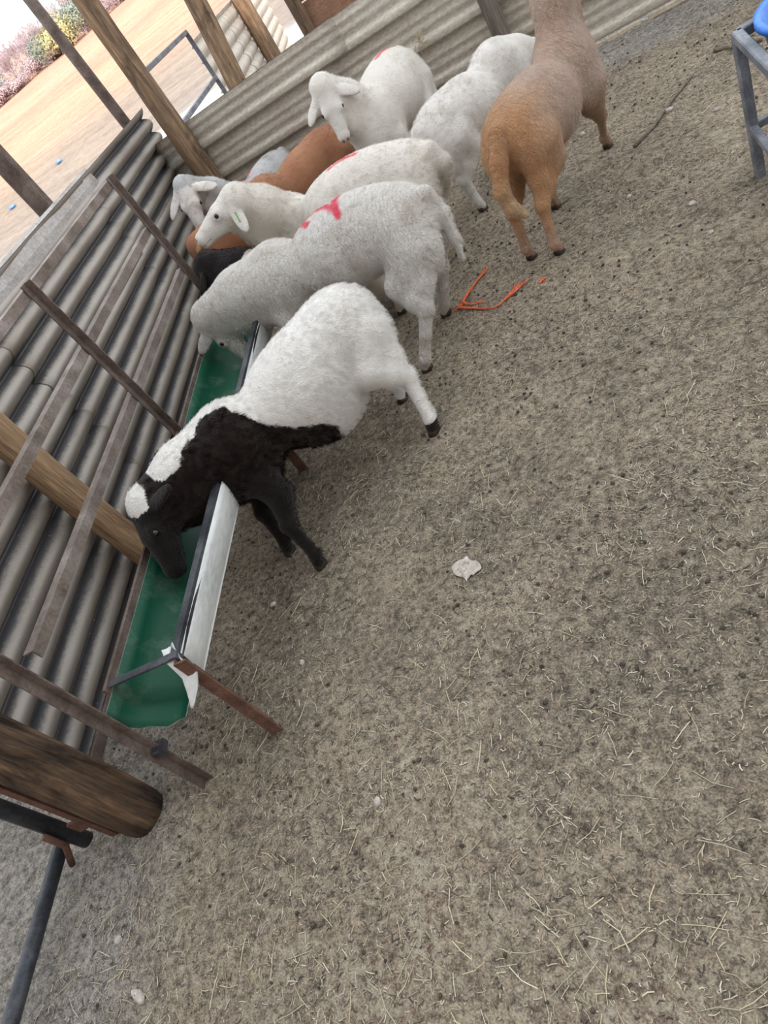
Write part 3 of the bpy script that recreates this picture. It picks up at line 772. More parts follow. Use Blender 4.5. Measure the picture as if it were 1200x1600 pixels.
    S.ell(P + n * (Lh - 0.032 * k) - u * 0.028 * k, np.array([0.034, 0.032, 0.030]) * k, 0.018, MUZ, [n, sd, u])
    S.ell(P + n * (Lh - 0.040 * k) - u * 0.056 * k, np.array([0.030, 0.024, 0.014]) * k, 0.012, MUZ, [n, sd, u])
    eyes = []
    for s in (1, -1):
        S.ell(P + n * 0.105 * k + sd * s * 0.040 * k + u * 0.002, np.array([0.028, 0.019, 0.022]) * k, 0.02, HEAD, [n, sd, u])
        eyes.append(P + n * 0.108 * k + sd * s * 0.0535 * k + u * 0.003)
        ed = nrm(sd * s * 0.95 - u * 0.30 - n * 0.15) if ears is None else nrm(locv(ears[0 if s > 0 else 1]))
        eb = P + n * 0.02 * k + sd * s * 0.052 * k - u * 0.012 * k
        fl = nrm(np.cross(ed, n + 0.35 * u)); wd = np.cross(fl, ed)
        if s > 0: earL = (eb, ed, fl * (1 if fl @ sd > 0 else -1), wd)
        S.ell(eb + ed * 0.066 * k, (0.078 * k, 0.0125, 0.031 * k), 0.012, EAR, [ed, fl, wd])
        S.cone(eb - ed * 0.01, eb + ed * 0.03, 0.020 * k, 0.015 * k, 0.015, EAR)
    # tail
    if tailpts is not None:
        tp = [loc(p) for p, r in tailpts]; S.chain(tp, [r for p, r in tailpts], 0.02, TAIL)
    elif tail == 'dock':
        S.chain([(-0.045, 0, zr - 0.075), (-0.085, 0, zr - 0.15), (-0.088, 0, zr - 0.20)], [0.045, 0.036, 0.024], 0.025, TAIL)
    elif tail == 'long':
        S.chain([(-0.045, 0, zr - 0.07), (-0.074, 0.0, zr - 0.16), (-0.075, 0.01, zr - 0.27), (-0.068, 0.015, zr - 0.37)], [0.040, 0.028, 0.020, 0.013], 0.02, TAIL)
    V, Q = surface_nets(S.D, S.lo, h)
    ii = np.clip(np.round((V - S.lo) / h).astype(int), 0, np.array(S.D.shape) - 1)
    lab = S.lab[ii[:, 0], ii[:, 1], ii[:, 2]]
    root = empty('sheep', tuple(org), ang); tag(root, label, 'sheep')
    me = mesh_np('body', V, Q, smooth=True)
    ctx = dict(P=P, n=n, u=u, sd=sd, Lh=Lh, k=k, Lb=Lb, zr=zr, zw=zw, n0=n0, nb=nb, F=F)
    C = color(V, lab, ctx)
    # pink nose leather and mouth line on pale faces (skin colour)
    if len(marks):
        for poly, rad in marks:
            poly = [V[np.argmin(((V - np.array(p)) ** 2).sum(1))] for p in poly]
            dd = seg_dist(V, poly) + (vnoise(V[:, 0] * 60 + 60, V[:, 2] * 60 + V[:, 1] * 45 + 60, 1.0, 77) - 0.5) * 0.010
            t = 0.93 * np.clip((rad - dd) / 0.013 + 0.5, 0, 1)[:, None]
            C = C * (1 - t) + np.array([0.78, 0.06, 0.12]) * t
    vcol(me, C)
    body = link_mesh('body', me, MAT[coat_mat], root)
    for f, r in hooves:
        o = bpy.data.objects.new('hoof', HOOF); COL.objects.link(o); o.parent = root; o.location = f + np.array([0.012, 0, -0.003])
    for e in eyes:
        o = bpy.data.objects.new('eye', EYE); COL.objects.link(o); o.parent = root; o.location = e; o.scale = (k, k, k)
    SHEEP[name_key] = (root, body, earL)
    if hair and FUR:
        lens = np.array([1.0, 1.0, 0.22, 0.2, 0.35, 0.5, 1.0, 0.0])[lab]
        vg = body.vertex_groups.new(name='len')
        for val in np.unique(lens):
            if val > 0: vg.add(np.nonzero(lens == val)[0].tolist(), float(val), 'REPLACE')
        me.materials.append(MAT['hair'])
        md = body.modifiers.new('fur', 'PARTICLE_SYSTEM'); ps = md.particle_system; st = ps.settings
        st.type = 'HAIR'; st.count = hair[0]; st.hair_step = 3
        st.use_advanced_hair = True
        st.child_type = 'SIMPLE' ; st.child_percent = hair[2]; st.rendered_child_count = hair[2]; st.child_radius = 0.010; st.child_roundness = 0.4
        st.roughness_1 = 0.001; st.roughness_1_size = 0.05; st.roughness_endpoint = 0.0015; st.roughness_2 = 0.001; st.roughness_2_size = 0.3
        st.material = 2
        st.root_radius = 0.55; st.tip_radius = 0.1; st.radius_scale = 0.0011
        hv = hair[1] / 4; st.normal_factor = hv * 0.62; st.object_align_factor = (-hv * 0.6, 0, -hv * 0.45); st.factor_random = hv * 0.16
        ps.vertex_group_length = 'len'
        ps.seed = len(SHEEP)
    return root
FUR = True

def lerpc(a, b, t): t = np.clip(t, 0, 1)[:, None]; return np.array(a) * (1 - t) + np.array(b) * t
WHITE = (0.74, 0.715, 0.68); CREAM = (0.70, 0.66, 0.60); PINK = (0.62, 0.40, 0.34)
def face_detail(C, V, lab, c, pink=PINK):
    d = V - c['P']; a = d @ c['n']; b = d @ c['u']; s = d @ c['sd']; k = c['k']
    t = np.clip((a - (c['Lh'] - 0.030 * k)) / (0.02 * k), 0, 1) * (lab == MUZ)
    C = C * (1 - 0.6 * t[:, None]) + np.array(pink) * 0.6 * t[:, None]
    nos = np.hypot((a - (c['Lh'] - 0.010 * k)), np.abs(s) - 0.013 * k) < 0.007 * k
    C[nos & (b > -0.035 * k) & (lab == MUZ)] = np.array((0.25, 0.12, 0.10))
    mouth = (np.abs(b + 0.047 * k) < 0.0028 * k) & (a > c['Lh'] - 0.07 * k)
    C[mouth & ((lab == MUZ) | (lab == HEAD))] *= np.array((0.62, 0.5, 0.47))
    return C
def col_white(dirty=0.0, body=WHITE, seed=0, legdirt=0.0):
    def f(V, lab, c):
        C = np.tile(np.array(body), (len(V), 1))
        hd = (lab == HEAD) | (lab == EAR) | (lab == MUZ)
        C[hd] = np.array((0.78, 0.75, 0.72))
        n = vnoise(V[:, 0] * 1 + 30 + seed, V[:, 2] - np.abs(V[:, 1]) * 0.7 + 30, 14, 61)
        n2 = vnoise(V[:, 0] + 30 + seed, V[:, 2] - np.abs(V[:, 1]) + 30, 40, 62)
        C = C * (1 - dirty * np.clip((n - 0.55) * 2.5, 0, 1)[:, None] * np.array((0.45, 0.52, 0.60)))
        C = C * (1 - dirty * 0.8 * np.clip((n2 - 0.72) * 5, 0, 1)[:, None] * np.array((0.5, 0.6, 0.66)))
        low = np.clip((0.16 - V[:, 2]) / 0.14, 0, 1)[:, None] * legdirt
        C = C * (1 - low * np.array((0.35, 0.45, 0.55)))
        return face_detail(C, V, lab, c)
    return f
def col_patch(V, lab, c):
    C = np.tile(np.array((0.76, 0.745, 0.72)), (len(V), 1)); blk = np.array((0.010, 0.0075, 0.007)); blk2 = np.array((0.016, 0.011, 0.0095))
    x, z = V[:, 0], V[:, 2]
    wob = (vnoise(x + 30, z + 30, 16, 71) - 0.5) * 0.05 + (vnoise(x + 30, z + 30, 50, 72) - 0.5) * 0.014
    y = V[:, 1]
    black = z + wob * 0.7 < np.interp(x, PATCH_X, PATCH_Z)
    wl = np.interp(x, [0.60, 0.63, 0.675, 0.725, 0.764, 0.786, 0.857, 0.894, 0.963, 0.985], [0.09, 0.056, 0.03, 0.02, 0.043, 0.068, 0.09, 0.116, 0.112, 0.095])
    crest = (y + wob * 0.4 < wl) & (y > -0.05 + 0.09 * np.clip((x - 0.7) / 0.35, 0, 1)) & (z > 0.53) & (x < 0.978 + wob * 0.5)
    patch = (x > 1.03 + wob * 0.3) & (x < 1.128) & (y + wob * 0.3 < np.interp(x, [1.028, 1.054, 1.062, 1.112, 1.125], [0.095, 0.118, 0.142, 0.115, 0.085])) & (z > 0.53) & (y > 0.02)
    black = np.where((x > 0.63) & (lab != LEGH), ~(crest | patch), black)
    hd = (lab == HEAD) | (lab == EAR) | (lab == MUZ); black = black | (hd & ~patch)
    black = black | (lab == LEGF)
    black = black | ((lab == LEGH) & (V[:, 1] > 0.02) & (z < 0.052))
    C[black] = blk2; C[black & (hd | (lab == LEGF))] = blk
    return C
PATCH_X = [-1, 0.36, 0.375, 0.39, 0.488, 0.58, 0.592, 0.63, 0.9]
PATCH_Z = [-1, -0.5, 0.2, 0.28, 0.385, 0.477, 0.52, 0.588, 0.588]
def col_black_head(V, lab, c):
    C = np.tile(np.array((0.66, 0.63, 0.54)), (len(V), 1))
    hd = (lab == HEAD) | (lab == EAR) | (lab == MUZ)
    ax = c['nb'] - c['n0']; t = ((V - c['n0']) @ ax) / (ax @ ax)
    C[hd | ((lab == NECK) & (t > 0.42))] = np.array((0.014, 0.011, 0.011))
    return C
def col_red(V, lab, c):
    n = vnoise(V[:, 0] + 30, V[:, 2] + V[:, 1] + 30, 9, 63)
    C = lerpc((0.30, 0.135, 0.075), (0.40, 0.20, 0.115), n)
    hd = (lab == HEAD) | (lab == EAR) | (lab == MUZ); C[hd] = np.array((0.42, 0.21, 0.10))
    return C
def col_tan(V, lab, c):
    n = vnoise(V[:, 0] + 30, V[:, 2] + V[:, 1] + 30, 10, 64)
    t = np.clip((V[:, 0] + 0.02) / 0.26, 0, 1) * np.clip((V[:, 2] - 0.24) / 0.14, 0, 1) + (n - 0.5) * 0.4
    C = lerpc((0.54, 0.30, 0.155), (0.54, 0.405, 0.335), t)
    wl = np.clip((0.42 - V[:, 2]) / 0.14, 0, 1)[:, None]; lf = lab == LEGF
    C[lf] = (C * (1 - wl) + lerpc((0.46, 0.32, 0.22), (0.42, 0.27, 0.19), n) * wl)[lf]
    lh = lab == LEGH
    tt = np.clip((0.22 - V[:, 2]) / 0.15, 0, 1)
    C[lh] = (C * (1 - tt[:, None]) + np.array((0.52, 0.345, 0.25)) * tt[:, None])[lh]
    tl = lab == TAIL
    C[tl] = lerpc((0.48, 0.26, 0.13), (0.60, 0.44, 0.28), np.clip((0.45 - V[:, 2]) / 0.2, 0, 1))[tl]
    return C

sheep('A', (-0.57, 2.36, 0.63), (-1.14, 1.93, 0.615), (-1.40, 1.655, 0.57), (-1.395, 1.465, 0.385), (-0.6, -0.5, 0.8),
      [(-1.04, 1.65), (-1.19, 1.80), (-0.50, 2.09), (-0.61, 2.40)],
      'white sheep with black shoulders, neck and head, eating at the green trough', col_patch, w=1.0, hair=(9000, 0.016, 12), girth=1.06, tail='none', belly=0.05, nk=1.1)
sheep('B', (-0.20, 2.73, 0.66), (-0.92, 2.98, 0.68), (-1.37, 3.00, 0.54), (-1.31, 2.95, 0.275), (-1, 0, 0.1),
      [(-0.98, 2.72), (-0.98, 3.02), (-0.47, 2.51), (-0.32, 2.87)],
      'white wrinkled sheep with large curled red mark on its flank, head in trough', col_white(0.45, (0.79, 0.765, 0.73), 3, 0.5), w=1.18, tail='long', coat_mat='coat_crimp', hair=(9000, 0.006, 10), girth=1.06, arch=0.065, nk=1.3, ears=((-0.75, -0.15, -0.5), (-0.7, 0.35, -0.4)),
      marks=(([(0.457, 0.045, 0.712), (0.508, -0.01, 0.702), (0.467, -0.025, 0.713), (0.421, -0.025, 0.721), (0.352, 0.008, 0.73), (0.294, 0.071, 0.717), (0.275, 0.095, 0.705)], 0.016), ([(0.287, 0.08, 0.713), (0.32, -0.01, 0.73), (0.308, -0.05, 0.724)], 0.018)))
sheep('C', (-0.125, 3.38, 0.615), (-0.93, 3.77, 0.63), (-1.06, 3.56, 0.83), (-1.335, 3.47, 0.78), (0, 0, 1),
      [(-0.85, 3.60), (-0.88, 3.86), (-0.16, 3.38), (-0.24, 3.73)],
      'white sheep with raised head in profile and a green mark in its ear', col_white(0.25, (0.72, 0.69, 0.64), 8), hair=(7000, 0.010, 10), w=1.12, arch=0.055, nk=1.25, ears=((0.03, -0.5, -0.85), (0.0, 0.6, -0.8)),
      marks=(([(0.482, 0.005, 0.665), (0.44, -0.005, 0.667), (0.386, -0.012, 0.667), (0.344, -0.008, 0.665), (0.311, 0.0, 0.665)], 0.017),))
sheep('D', (-0.55, 3.22, 0.47), (-1.08, 3.44, 0.49), (-1.44, 3.58, 0.60), (-1.46, 3.44, 0.34), (-1, 0.1, 0.3),
      [(-1.02, 3.34), (-1.07, 3.52), (-0.54, 3.14), (-0.56, 3.31)],
      'black-headed cream lamb squeezed between two white sheep at the trough', col_black_head, w=0.85, girth=0.9, nk=1.2, h=0.0075, hair=(5000, 0.014, 8), ears=((-0.2, -0.8, -0.3), (0.8, 0.1, 0.42)))
sheep('E', (-0.66, 5.02, 0.60), (-1.18, 4.62, 0.60), (-1.73, 4.44, 0.53), (-1.80, 4.36, 0.29), (-0.9, -0.2, 0.3),
      [(-1.13, 4.45), (-1.27, 4.66), (-0.62, 4.82), (-0.74, 5.06)],
      'reddish brown sheep with lowered head, beside the ribbed back wall', col_red, nk=1.3, h=0.0075, hair=(5000, 0.010, 8))
sheep('F', (-1.14, 5.50, 0.57), (-1.46, 5.08, 0.58), (-1.66, 4.80, 0.815), (-1.71, 4.68, 0.52), (0.15, -0.95, 0.2),
      [(-1.36, 4.98), (-1.54, 5.08), (-1.05, 5.38), (-1.20, 5.50)],
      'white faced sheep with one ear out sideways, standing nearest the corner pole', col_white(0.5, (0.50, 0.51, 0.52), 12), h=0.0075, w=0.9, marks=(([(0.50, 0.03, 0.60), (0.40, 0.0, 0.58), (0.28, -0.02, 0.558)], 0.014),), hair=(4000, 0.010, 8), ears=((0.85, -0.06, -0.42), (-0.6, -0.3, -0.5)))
sheep('H', (-0.055, 5.0, 0.735), (-0.33, 4.55, 0.69), (-0.475, 4.34, 0.855), (-0.50, 4.27, 0.575), (0.12, -1, 0.15),
      [(-0.22, 4.42), (-0.40, 4.54), (0.06, 4.86), (-0.10, 4.98)],
      'white sheep facing the camera with drooping ears and a red dash on its back', col_white(0.15, (0.74, 0.71, 0.66), 15), h=0.007, hair=(6000, 0.010, 8), ears=((0.8, -0.06, -0.55), (-0.7, 0.0, -0.6)), w=1.25, girth=1.2, nk=1.1, arch=0.03,
      marks=(([(0.2, 0.0, 0.739), (0.147, 0.0, 0.742), (0.111, 0.012, 0.744), (0.068, 0.035, 0.739)], 0.019),))
sheep('I', (-0.06, 3.78, 0.60), (0.40, 4.12, 0.61), (0.66, 4.30, 0.40), (0.76, 4.34, 0.17), (0.6, 0.3, 0.4),
      [(0.28, 4.20), (0.42, 4.0), (-0.18, 3.92), (0.02, 3.72)],
      'white sheep with no visible head, half hidden behind the tan ewe', col_white(0.3, (0.73, 0.71, 0.68), 21), h=0.0075, hair=(6000, 0.014, 8))
sheep('J', (0.215, 2.95, 0.645), (0.585, 3.37, 0.665), (0.69, 3.50, 0.985), (0.79, 3.69, 0.84), (0.5, 0.7, 0.4),
      [(0.33, 3.27), (0.69, 3.57), (0.12, 2.94), (0.23, 2.83)],
      'tan ewe seen from behind with a long curling tail, walking away', col_tan, w=0.93, nk=0.84, lg=0.80, coat_mat='coat_crimp', hair=(9000, 0.0045, 10),
      tailpts=[((0.195, 2.91, 0.575), 0.040), ((0.15, 2.855, 0.49), 0.035), ((0.115, 2.82, 0.40), 0.032), ((0.125, 2.81, 0.32), 0.028), ((0.165, 2.80, 0.27), 0.018)])

eb, ed, fl, wd = SHEEP['C'][2]
mb = MB(); mb.tube([eb + ed * t + fl * 0.0145 + wd * 0.006 for t in (0.05, 0.075, 0.10)], 0.0035, 6)
me = bpy.data.meshes.new('ear_mark'); me.from_pydata([tuple(v) for v in mb.v], [], mb.f); me.update()
MAT['green_mark'] = mottled('green_ear_mark', [(0.10, 0.28, 0.07), (0.16, 0.38, 0.11)], 30, 0.6)
tag(link_mesh('ear_mark', me, MAT['green_mark'], SHEEP['C'][0]), 'thin green mark on the ear')

# ------------------------------------------------------------------ stand with blue tub
st = tag(empty('steel_stand', (1.25, 2.33, 0)), 'grey painted steel stand holding the blue tub, cut by the frame edge', 'stand')
SZ = 0.52
cs = ((0.985, 2.60), (1.60, 2.61), (1.50, 2.05), (0.885, 2.04))
for k in range(4):
    a, b_ = cs[k], cs[(k + 1) % 4]
    mb = MB(); mb.bar((*a, SZ), (*b_, SZ), 0.034, 0.034); mb.build('top_rail', MAT['paintsteel'], st)
    mb = MB(); mb.bar((*a, 0.20), (*b_, 0.20), 0.026, 0.026); mb.build('stretcher', MAT['paintsteel'], st)
    mb = MB(); mb.bar((a[0], a[1], 0.0), (a[0], a[1], SZ), 0.034, 0.034, up=(0.1, 1, 0)); mb.build('leg', MAT['paintsteel'], st)
tb = tag(empty('blue_tub', (1.235, 2.40, SZ)), 'bright blue plastic tub sitting in the steel stand', 'tub')
V = []; q = []; nt_ = 40
for r, z in ((0.0, -0.16), (0.19, -0.16), (0.232, 0.05), (0.258, 0.05), (0.258, 0.032), (0.240, 0.032), (0.20, -0.175), (0.0, -0.175)):
    for j in range(nt_): t = 2 * math.pi * j / nt_; V.append((r * math.cos(t), r * math.sin(t), z))
for i in range(7):
    for j in range(nt_): k = (j + 1) % nt_; q.append((i * nt_ + j, i * nt_ + k, (i + 1) * nt_ + k, (i + 1) * nt_ + j))
link_mesh('tub_shell', mesh_np('tub_shell', np.array(V), q, smooth=True), MAT['blue_plastic'], tb)

# ------------------------------------------------------------------ small things on the ground
def gz_(x, y): return float(ground_z(np.array([x]), np.array([y]))[0])
def drape(pts, r, lift=0.004): return [(x, y, gz_(x, y) + lift + r + (p[0] if p else 0)) for x, y, *p in pts]
tw = tag(empty('baler_twine', (-0.24, 2.97, 0)), 'frayed length of orange baler twine lying by a hind hoof', 'twine')
def strands(bundle, n, r, spread, name, parent, seed):
    R = random.Random(seed); mb = MB()
    for s in range(n):
        ph = R.uniform(0, 6.28); pts = []
        for i, (x, y, w) in enumerate(bundle):
            t = i / max(1, len(bundle) - 1)
            dx = math.cos(ph + t * 7) * spread * w + R.uniform(-1, 1) * spread * w * 0.7; dy = math.sin(ph + t * 7) * spread * w + R.uniform(-1, 1) * spread * w * 0.7
            pts.append((x + dx, y + dy, gz_(x + dx, y + dy) + 0.006 + 0.006 * R.random()))
        mb.tube(pts, r, 5)
    return mb.build(name, MAT['twine'], parent, smooth=True)
strands([(-0.262, 2.87, 1), (-0.235, 2.83, 0.7), (-0.207, 2.795, 0.6), (-0.165, 2.745, 0.6), (-0.115, 2.70, 0.6), (-0.085, 2.70, 0.8), (-0.047, 2.72, 1.2), (-0.01, 2.745, 2.0), (0.035, 2.775, 3.4)], 9, 0.0022, 0.006, 'strand', tw, 3)
strands([(-0.262, 2.87, 1), (-0.245, 2.90, 0.8), (-0.22, 2.93, 0.7), (-0.19, 2.955, 0.7), (-0.14, 3.005, 0.9), (-0.085, 3.06, 2.4)], 6, 0.0022, 0.006, 'strand', tw, 5)
strands([(-0.25, 2.92, 1.4), (-0.22, 2.86, 1), (-0.19, 2.83, 1.2), (-0.16, 2.80, 1.5)], 4, 0.0018, 0.007, 'strand', tw, 8)
strands([(-0.275, 2.86, 2.0), (-0.262, 2.873, 2.2), (-0.255, 2.885, 2.0)], 7, 0.002, 0.007, 'frayed_knot', tw, 9)
R = random.Random(4); mb = MB()
for i in range(7):
    a = R.uniform(0, 3.1); x, y = 0.117 + R.uniform(-.006, .006), 2.695 + R.uniform(-.006, .006); dx, dy = 0.014 * math.cos(a), 0.014 * math.sin(a)
    mb.tube([(x - dx, y - dy, gz_(x, y) + 0.004), (x, y, gz_(x, y) + 0.009), (x + dx, y + dy, gz_(x, y) + 0.004)], 0.0022, 5)
tag(mb.build('twine_scrap', MAT['twine'], origin=(0.117, 2.695, gz_(0.117, 2.695))), 'tiny orange tuft of twine lying apart from the long piece', 'twine')

# crumpled wrapper
V = []; q = []; Rr = np.random.default_rng(12)
gx = np.linspace(-0.036, 0.036, 9); gy = np.linspace(-0.042, 0.042, 9)
hz = Rr.random((9, 9)) * 0.012 + 0.006
for lay in (0, 1):
    for i, a in enumerate(gx):
        for j, b_ in enumerate(gy):
            e = max(abs(a) / 0.036, abs(b_) / 0.042)
            V.append((a * (1 - 0.15 * abs(b_) / 0.05) + 0.005 * math.sin(j * 0.8), b_ + 0.006 * math.sin(i * 0.7), hz[i, j] * (1.15 - 0.5 * e) - 0.0015 * lay))
for i in range(8):
    for j in range(8): a = i * 9 + j; q.append((a, a + 9, a + 10, a + 1)); q.append((81 + a, 81 + a + 1, 81 + a + 10, 81 + a + 9))
o = link_mesh('wrapper', mesh_np('wrapper', np.array(V), q), MAT['wrapper']); o.location = (-0.492, 1.345, gz_(-0.492, 1.345)); o.rotation_euler.z = 0.5
tag(o, 'crumpled pale plastic wrapper lying alone on the soil', 'litter')

def stick(p, r, label):
    mb = MB(); mb.tube([(x, y, gz_(x, y) + r * 0.9 + 0.002) for x, y in p], [r, r * 1.1, r * 0.9, r * 0.7][:len(p)], 8)
    tag(mb.build('stick', MAT['stick'], origin=(p[0][0], p[0][1], gz_(*p[0])), smooth=True), label, 'stick')
stick([(0.78, 3.43), (0.90, 3.52), (1.05, 3.66), (1.22, 3.82)], 0.0085, 'long straight dry stick lying between the tan ewe and the stand')
stick([(1.38, 3.95), (1.45, 3.83), (1.52, 3.74)], 0.010, 'short dry stick lying above the blue tub stand')

def rock(seed, sx, sy, sz):
    Rr = np.random.default_rng(seed); V = []; q = []; n1, n2 = 5, 8
    for i in range(n1):
        a = math.pi * (i / (n1 - 1) - 0.5)
        for j in range(n2):
            t = 2 * math.pi * j / n2; k = 0.8 + 0.35 * Rr.random()
            V.append((sx * k * max(0.12, math.cos(a)) * math.cos(t), sy * k * max(0.12, math.cos(a)) * math.sin(t), sz * math.sin(a)))
    for i in range(n1 - 1):
        for j in range(n2): k = (j + 1) % n2; q.append((i * n2 + j, i * n2 + k, (i + 1) * n2 + k, (i + 1) * n2 + j))
    q += [tuple(range(3, -1, -1)), (7, 6, 5, 4), (32, 33, 34, 35), (36, 37, 38, 39)]
    return mesh_np('stone', np.array(V), q)
stones = [((1.01, 3.60), 0.022, 'pale stone beside the upper end of the long stick'), ((0.66, 3.93), 0.02, 'white pebble on bare soil right of the tan ewe shoulder'),
          ((1.12, 3.30), 0.019, 'round pale pebble midway between long stick and steel stand leg'), ((0.60, 2.98), 0.017, 'grey pebble in front of the tan ewe front hoof'),
          ((0.75, 2.66), 0.016, 'white pebble in the stand shadow'), ((0.72, 2.42), 0.014, 'small white pebble at the lower edge of the stand shadow'),
          ((-0.86, 0.71), 0.016, 'white chip of stone in the darker soil below the wrapper'), ((-1.74, 0.55), 0.014, 'white chip near the black gate rail'),
          ((-1.62, 0.40), 0.026, 'long grey stone at the bottom edge of the picture near the black gate rail'), ((-1.12, 1.24), 0.014, 'grey pebble beside the brown trough leg'),
          ((-1.28, 1.57), 0.016, 'pale stone under the trough skirt by the black front hooves'), ((-0.38, 3.24), 0.018, 'grey pebble behind the hoof with the twine')]
for i, ((x, y), r, lb) in enumerate(stones):
    o = link_mesh('stone', rock(i, r, r * (0.6 + 0.35 * ((i * 37) % 10) / 10), r * 0.55), MAT['stone'])
    o.location = (x, y, gz_(x, y) + r * 0.2); o.rotation_euler.z = i * 1.3
    if i == 8: o.scale = (0.55, 1.6, 0.8)
    tag(o, lb, 'stone', 'pale stones on the pen floor')

def inside(x, y): return (x > -2.02) & (y < 5.36 - 0.2938 * x) & (x < 2.9) & (y > -0.9)
# straw and chaff: thin bent prisms lying on the soil (uncountable)
def litter(name, n, lmin, lmax, rad, seed, cols, bend=0.13, rise=0.25, label=''):
    Rr = np.random.default_rng(seed)
    x = Rr.uniform(-2.3, 2.3, n * 3); y = Rr.uniform(0.0, 5.8, n * 3)
    dens = vnoise(x + 40, y + 40, 1.6, seed + 1) * 0.6 + vnoise(x + 40, y + 40, 5, seed + 2) * 0.5
    keep = inside(x, y) & (dens > Rr.uniform(0.15, 0.85, n * 3)); x, y = x[keep][:n], y[keep][:n]; n = len(x)
    a = Rr.uniform(0, 2 * np.pi, n); L = lmin + (lmax - lmin) * Rr.random(n) ** 2.2; bnd = Rr.normal(0, bend, n)
    sl = Rr.normal(0, rise * 0.5, n)
    P = []
    for s, t in ((-0.5, -1), (0, 0), (0.5, 1)):
        px = x + np.cos(a + bnd * t) * L * s; py = y + np.sin(a + bnd * t) * L * s
        P.append(np.stack([px, py, ground_z(px, py) + rad * 0.7 + np.abs(sl) * L * (s + 0.5) * 0.5], 1))
    W = rad * Rr.uniform(0.6, 1.3, n)[:, None]
    sx = np.stack([-np.sin(a), np.cos(a), np.zeros(n)], 1) * W; up = np.array([0, 0, 1.0]) * W * 0.9
    V = np.stack([np.stack([p + sx, p + up, p - sx], 1) for p in P], 1).reshape(-1, 3)
    base = (np.arange(n) * 9)[:, None]
    fq = []
    for k in (0, 3):
        for i0, i1 in ((0, 1), (1, 2), (2, 0)): fq.append(base + np.array([[k + i0, k + i1, k + 3 + i1, k + 3 + i0]]))
    me = mesh_np(name, V, np.concatenate(fq))
    cc = np.array(cols)[Rr.integers(0, len(cols), n)] * Rr.uniform(0.75, 1.2, (n, 1))
    vcol(me, np.repeat(cc, 9, 0))
    return tag(link_mesh(name, me, MAT['straw']), label, 'straw', kind='stuff')
litter('straw', 6500, 0.018, 0.09, 0.0011, 101, [(0.66, 0.57, 0.40), (0.58, 0.49, 0.34), (0.50, 0.46, 0.35), (0.70, 0.64, 0.50)], label='scattered pale straw stalks over the pen floor')
litter('chaff', 90000, 0.006, 0.024, 0.0013, 131, [(0.60, 0.52, 0.40), (0.50, 0.44, 0.34), (0.38, 0.34, 0.27), (0.66, 0.60, 0.50), (0.16, 0.13, 0.10), (0.10, 0.085, 0.07)], 0.5, 0.4, label='fine chaff trodden into the pen floor')
# droppings
Rr = np.random.default_rng(55); n = 5200
x = Rr.uniform(-2.0, 2.4, n); y = Rr.uniform(0.0, 5.6, n)
d = vnoise(x + 40, y + 40, 2.2, 91) * 0.6 + vnoise(x + 40, y + 40, 7, 92) * 0.5
kp = inside(x, y) & (d > Rr.uniform(0.35, 0.95, n)); x, y = x[kp], y[kp]; n = len(x)
oc = np.array([(1, 0, 0), (-1, 0, 0), (0, 1, 0), (0, -1, 0), (0, 0, 1), (0, 0, -1), (.6, .6, .6), (-.6, .6, .6), (.6, -.6, .6), (-.6, -.6, .6)])
tr = np.array([(0, 6, 8), (0, 2, 6), (6, 2, 7), (7, 2, 1), (7, 1, 9), (9, 1, 3), (9, 3, 8), (8, 3, 0), (6, 4, 8), (6, 7, 4), (7, 9, 4), (9, 8, 4), (0, 3, 5), (3, 1, 5), (1, 2, 5), (2, 0, 5)])
s = Rr.uniform(0.0035, 0.0075, n)[:, None, None]; st3 = Rr.uniform(0.7, 1.3, (n, 1, 3))
V = (oc[None] * s * st3 + np.stack([x, y, ground_z(x, y) + 0.003], 1)[:, None, :]).reshape(-1, 3)
me = mesh_np('droppings', V, None, (tr[None] + (np.arange(n) * 10)[:, None, None]).reshape(-1, 3), smooth=True)
tag(link_mesh('droppings', me, MAT['dung']), 'small dark sheep droppings scattered on the soil', 'dung', kind='stuff')
# hay wisps caught on the ribbed wall
mb = MB(); R = random.Random(18)
c = BP + BD * -0.93 + BN * 0.075
for i in range(26):
    a = R.uniform(0, 6.28); l = R.uniform(0.03, 0.09)
    p = Vector((c.x, c.y, 0.60)) + BN * R.uniform(0, 0.015)
    mb.tube([p, p + BD * math.cos(a) * l * 0.5 + Vector((0, 0, math.sin(a) * l * 0.5)) + BN * 0.012, p + BD * math.cos(a + 0.3) * l + Vector((0, 0, math.sin(a + 0.3) * l))], 0.0016, 4)
o = mb.build('hay_wisp', MAT['straw'], origin=(c.x, c.y, 0.6)); vcol(o.data, np.tile(np.array((0.50, 0.41, 0.28)), (len(o.data.vertices), 1)))
tag(o, 'wisp of hay caught on the ribbed sheeting above the red-dashed sheep', 'hay')

# ------------------------------------------------------------------ trees beyond the field
def bare_tree(seed, H, spread):
    R = random.Random(seed); mb = MB()
    def br(p, d, L, r, lvl):
        q1 = p + d * L * 0.5 + Vector((R.uniform(-1, 1), R.uniform(-1, 1), 0)) * L * 0.06; q2 = p + d * L
        mb.tube([p, q1, q2], [r, r * 0.8, r * 0.55], 5 if lvl < 2 else 3)
        if lvl >= 4: return
        for k in range(R.choice((4, 5)) if lvl else 7):
            nd = (d + Vector((R.uniform(-1, 1), R.uniform(-1, 1), R.uniform(-0.35, 0.75))) * spread).normalized()
            br(p + d * L * R.uniform(0.45, 1.0), nd, L * R.uniform(0.55, 0.78), max(r * 0.55, 0.026), lvl + 1)
    br(Vector((0, 0, -0.3)), Vector((0, 0, 1)), H * 0.36, H * 0.022, 0)
    me = bpy.data.meshes.new('bare_tree'); me.from_pydata([tuple(v) for v in mb.v], [], mb.f); me.update(); me.materials.append(MAT['bark']); return me
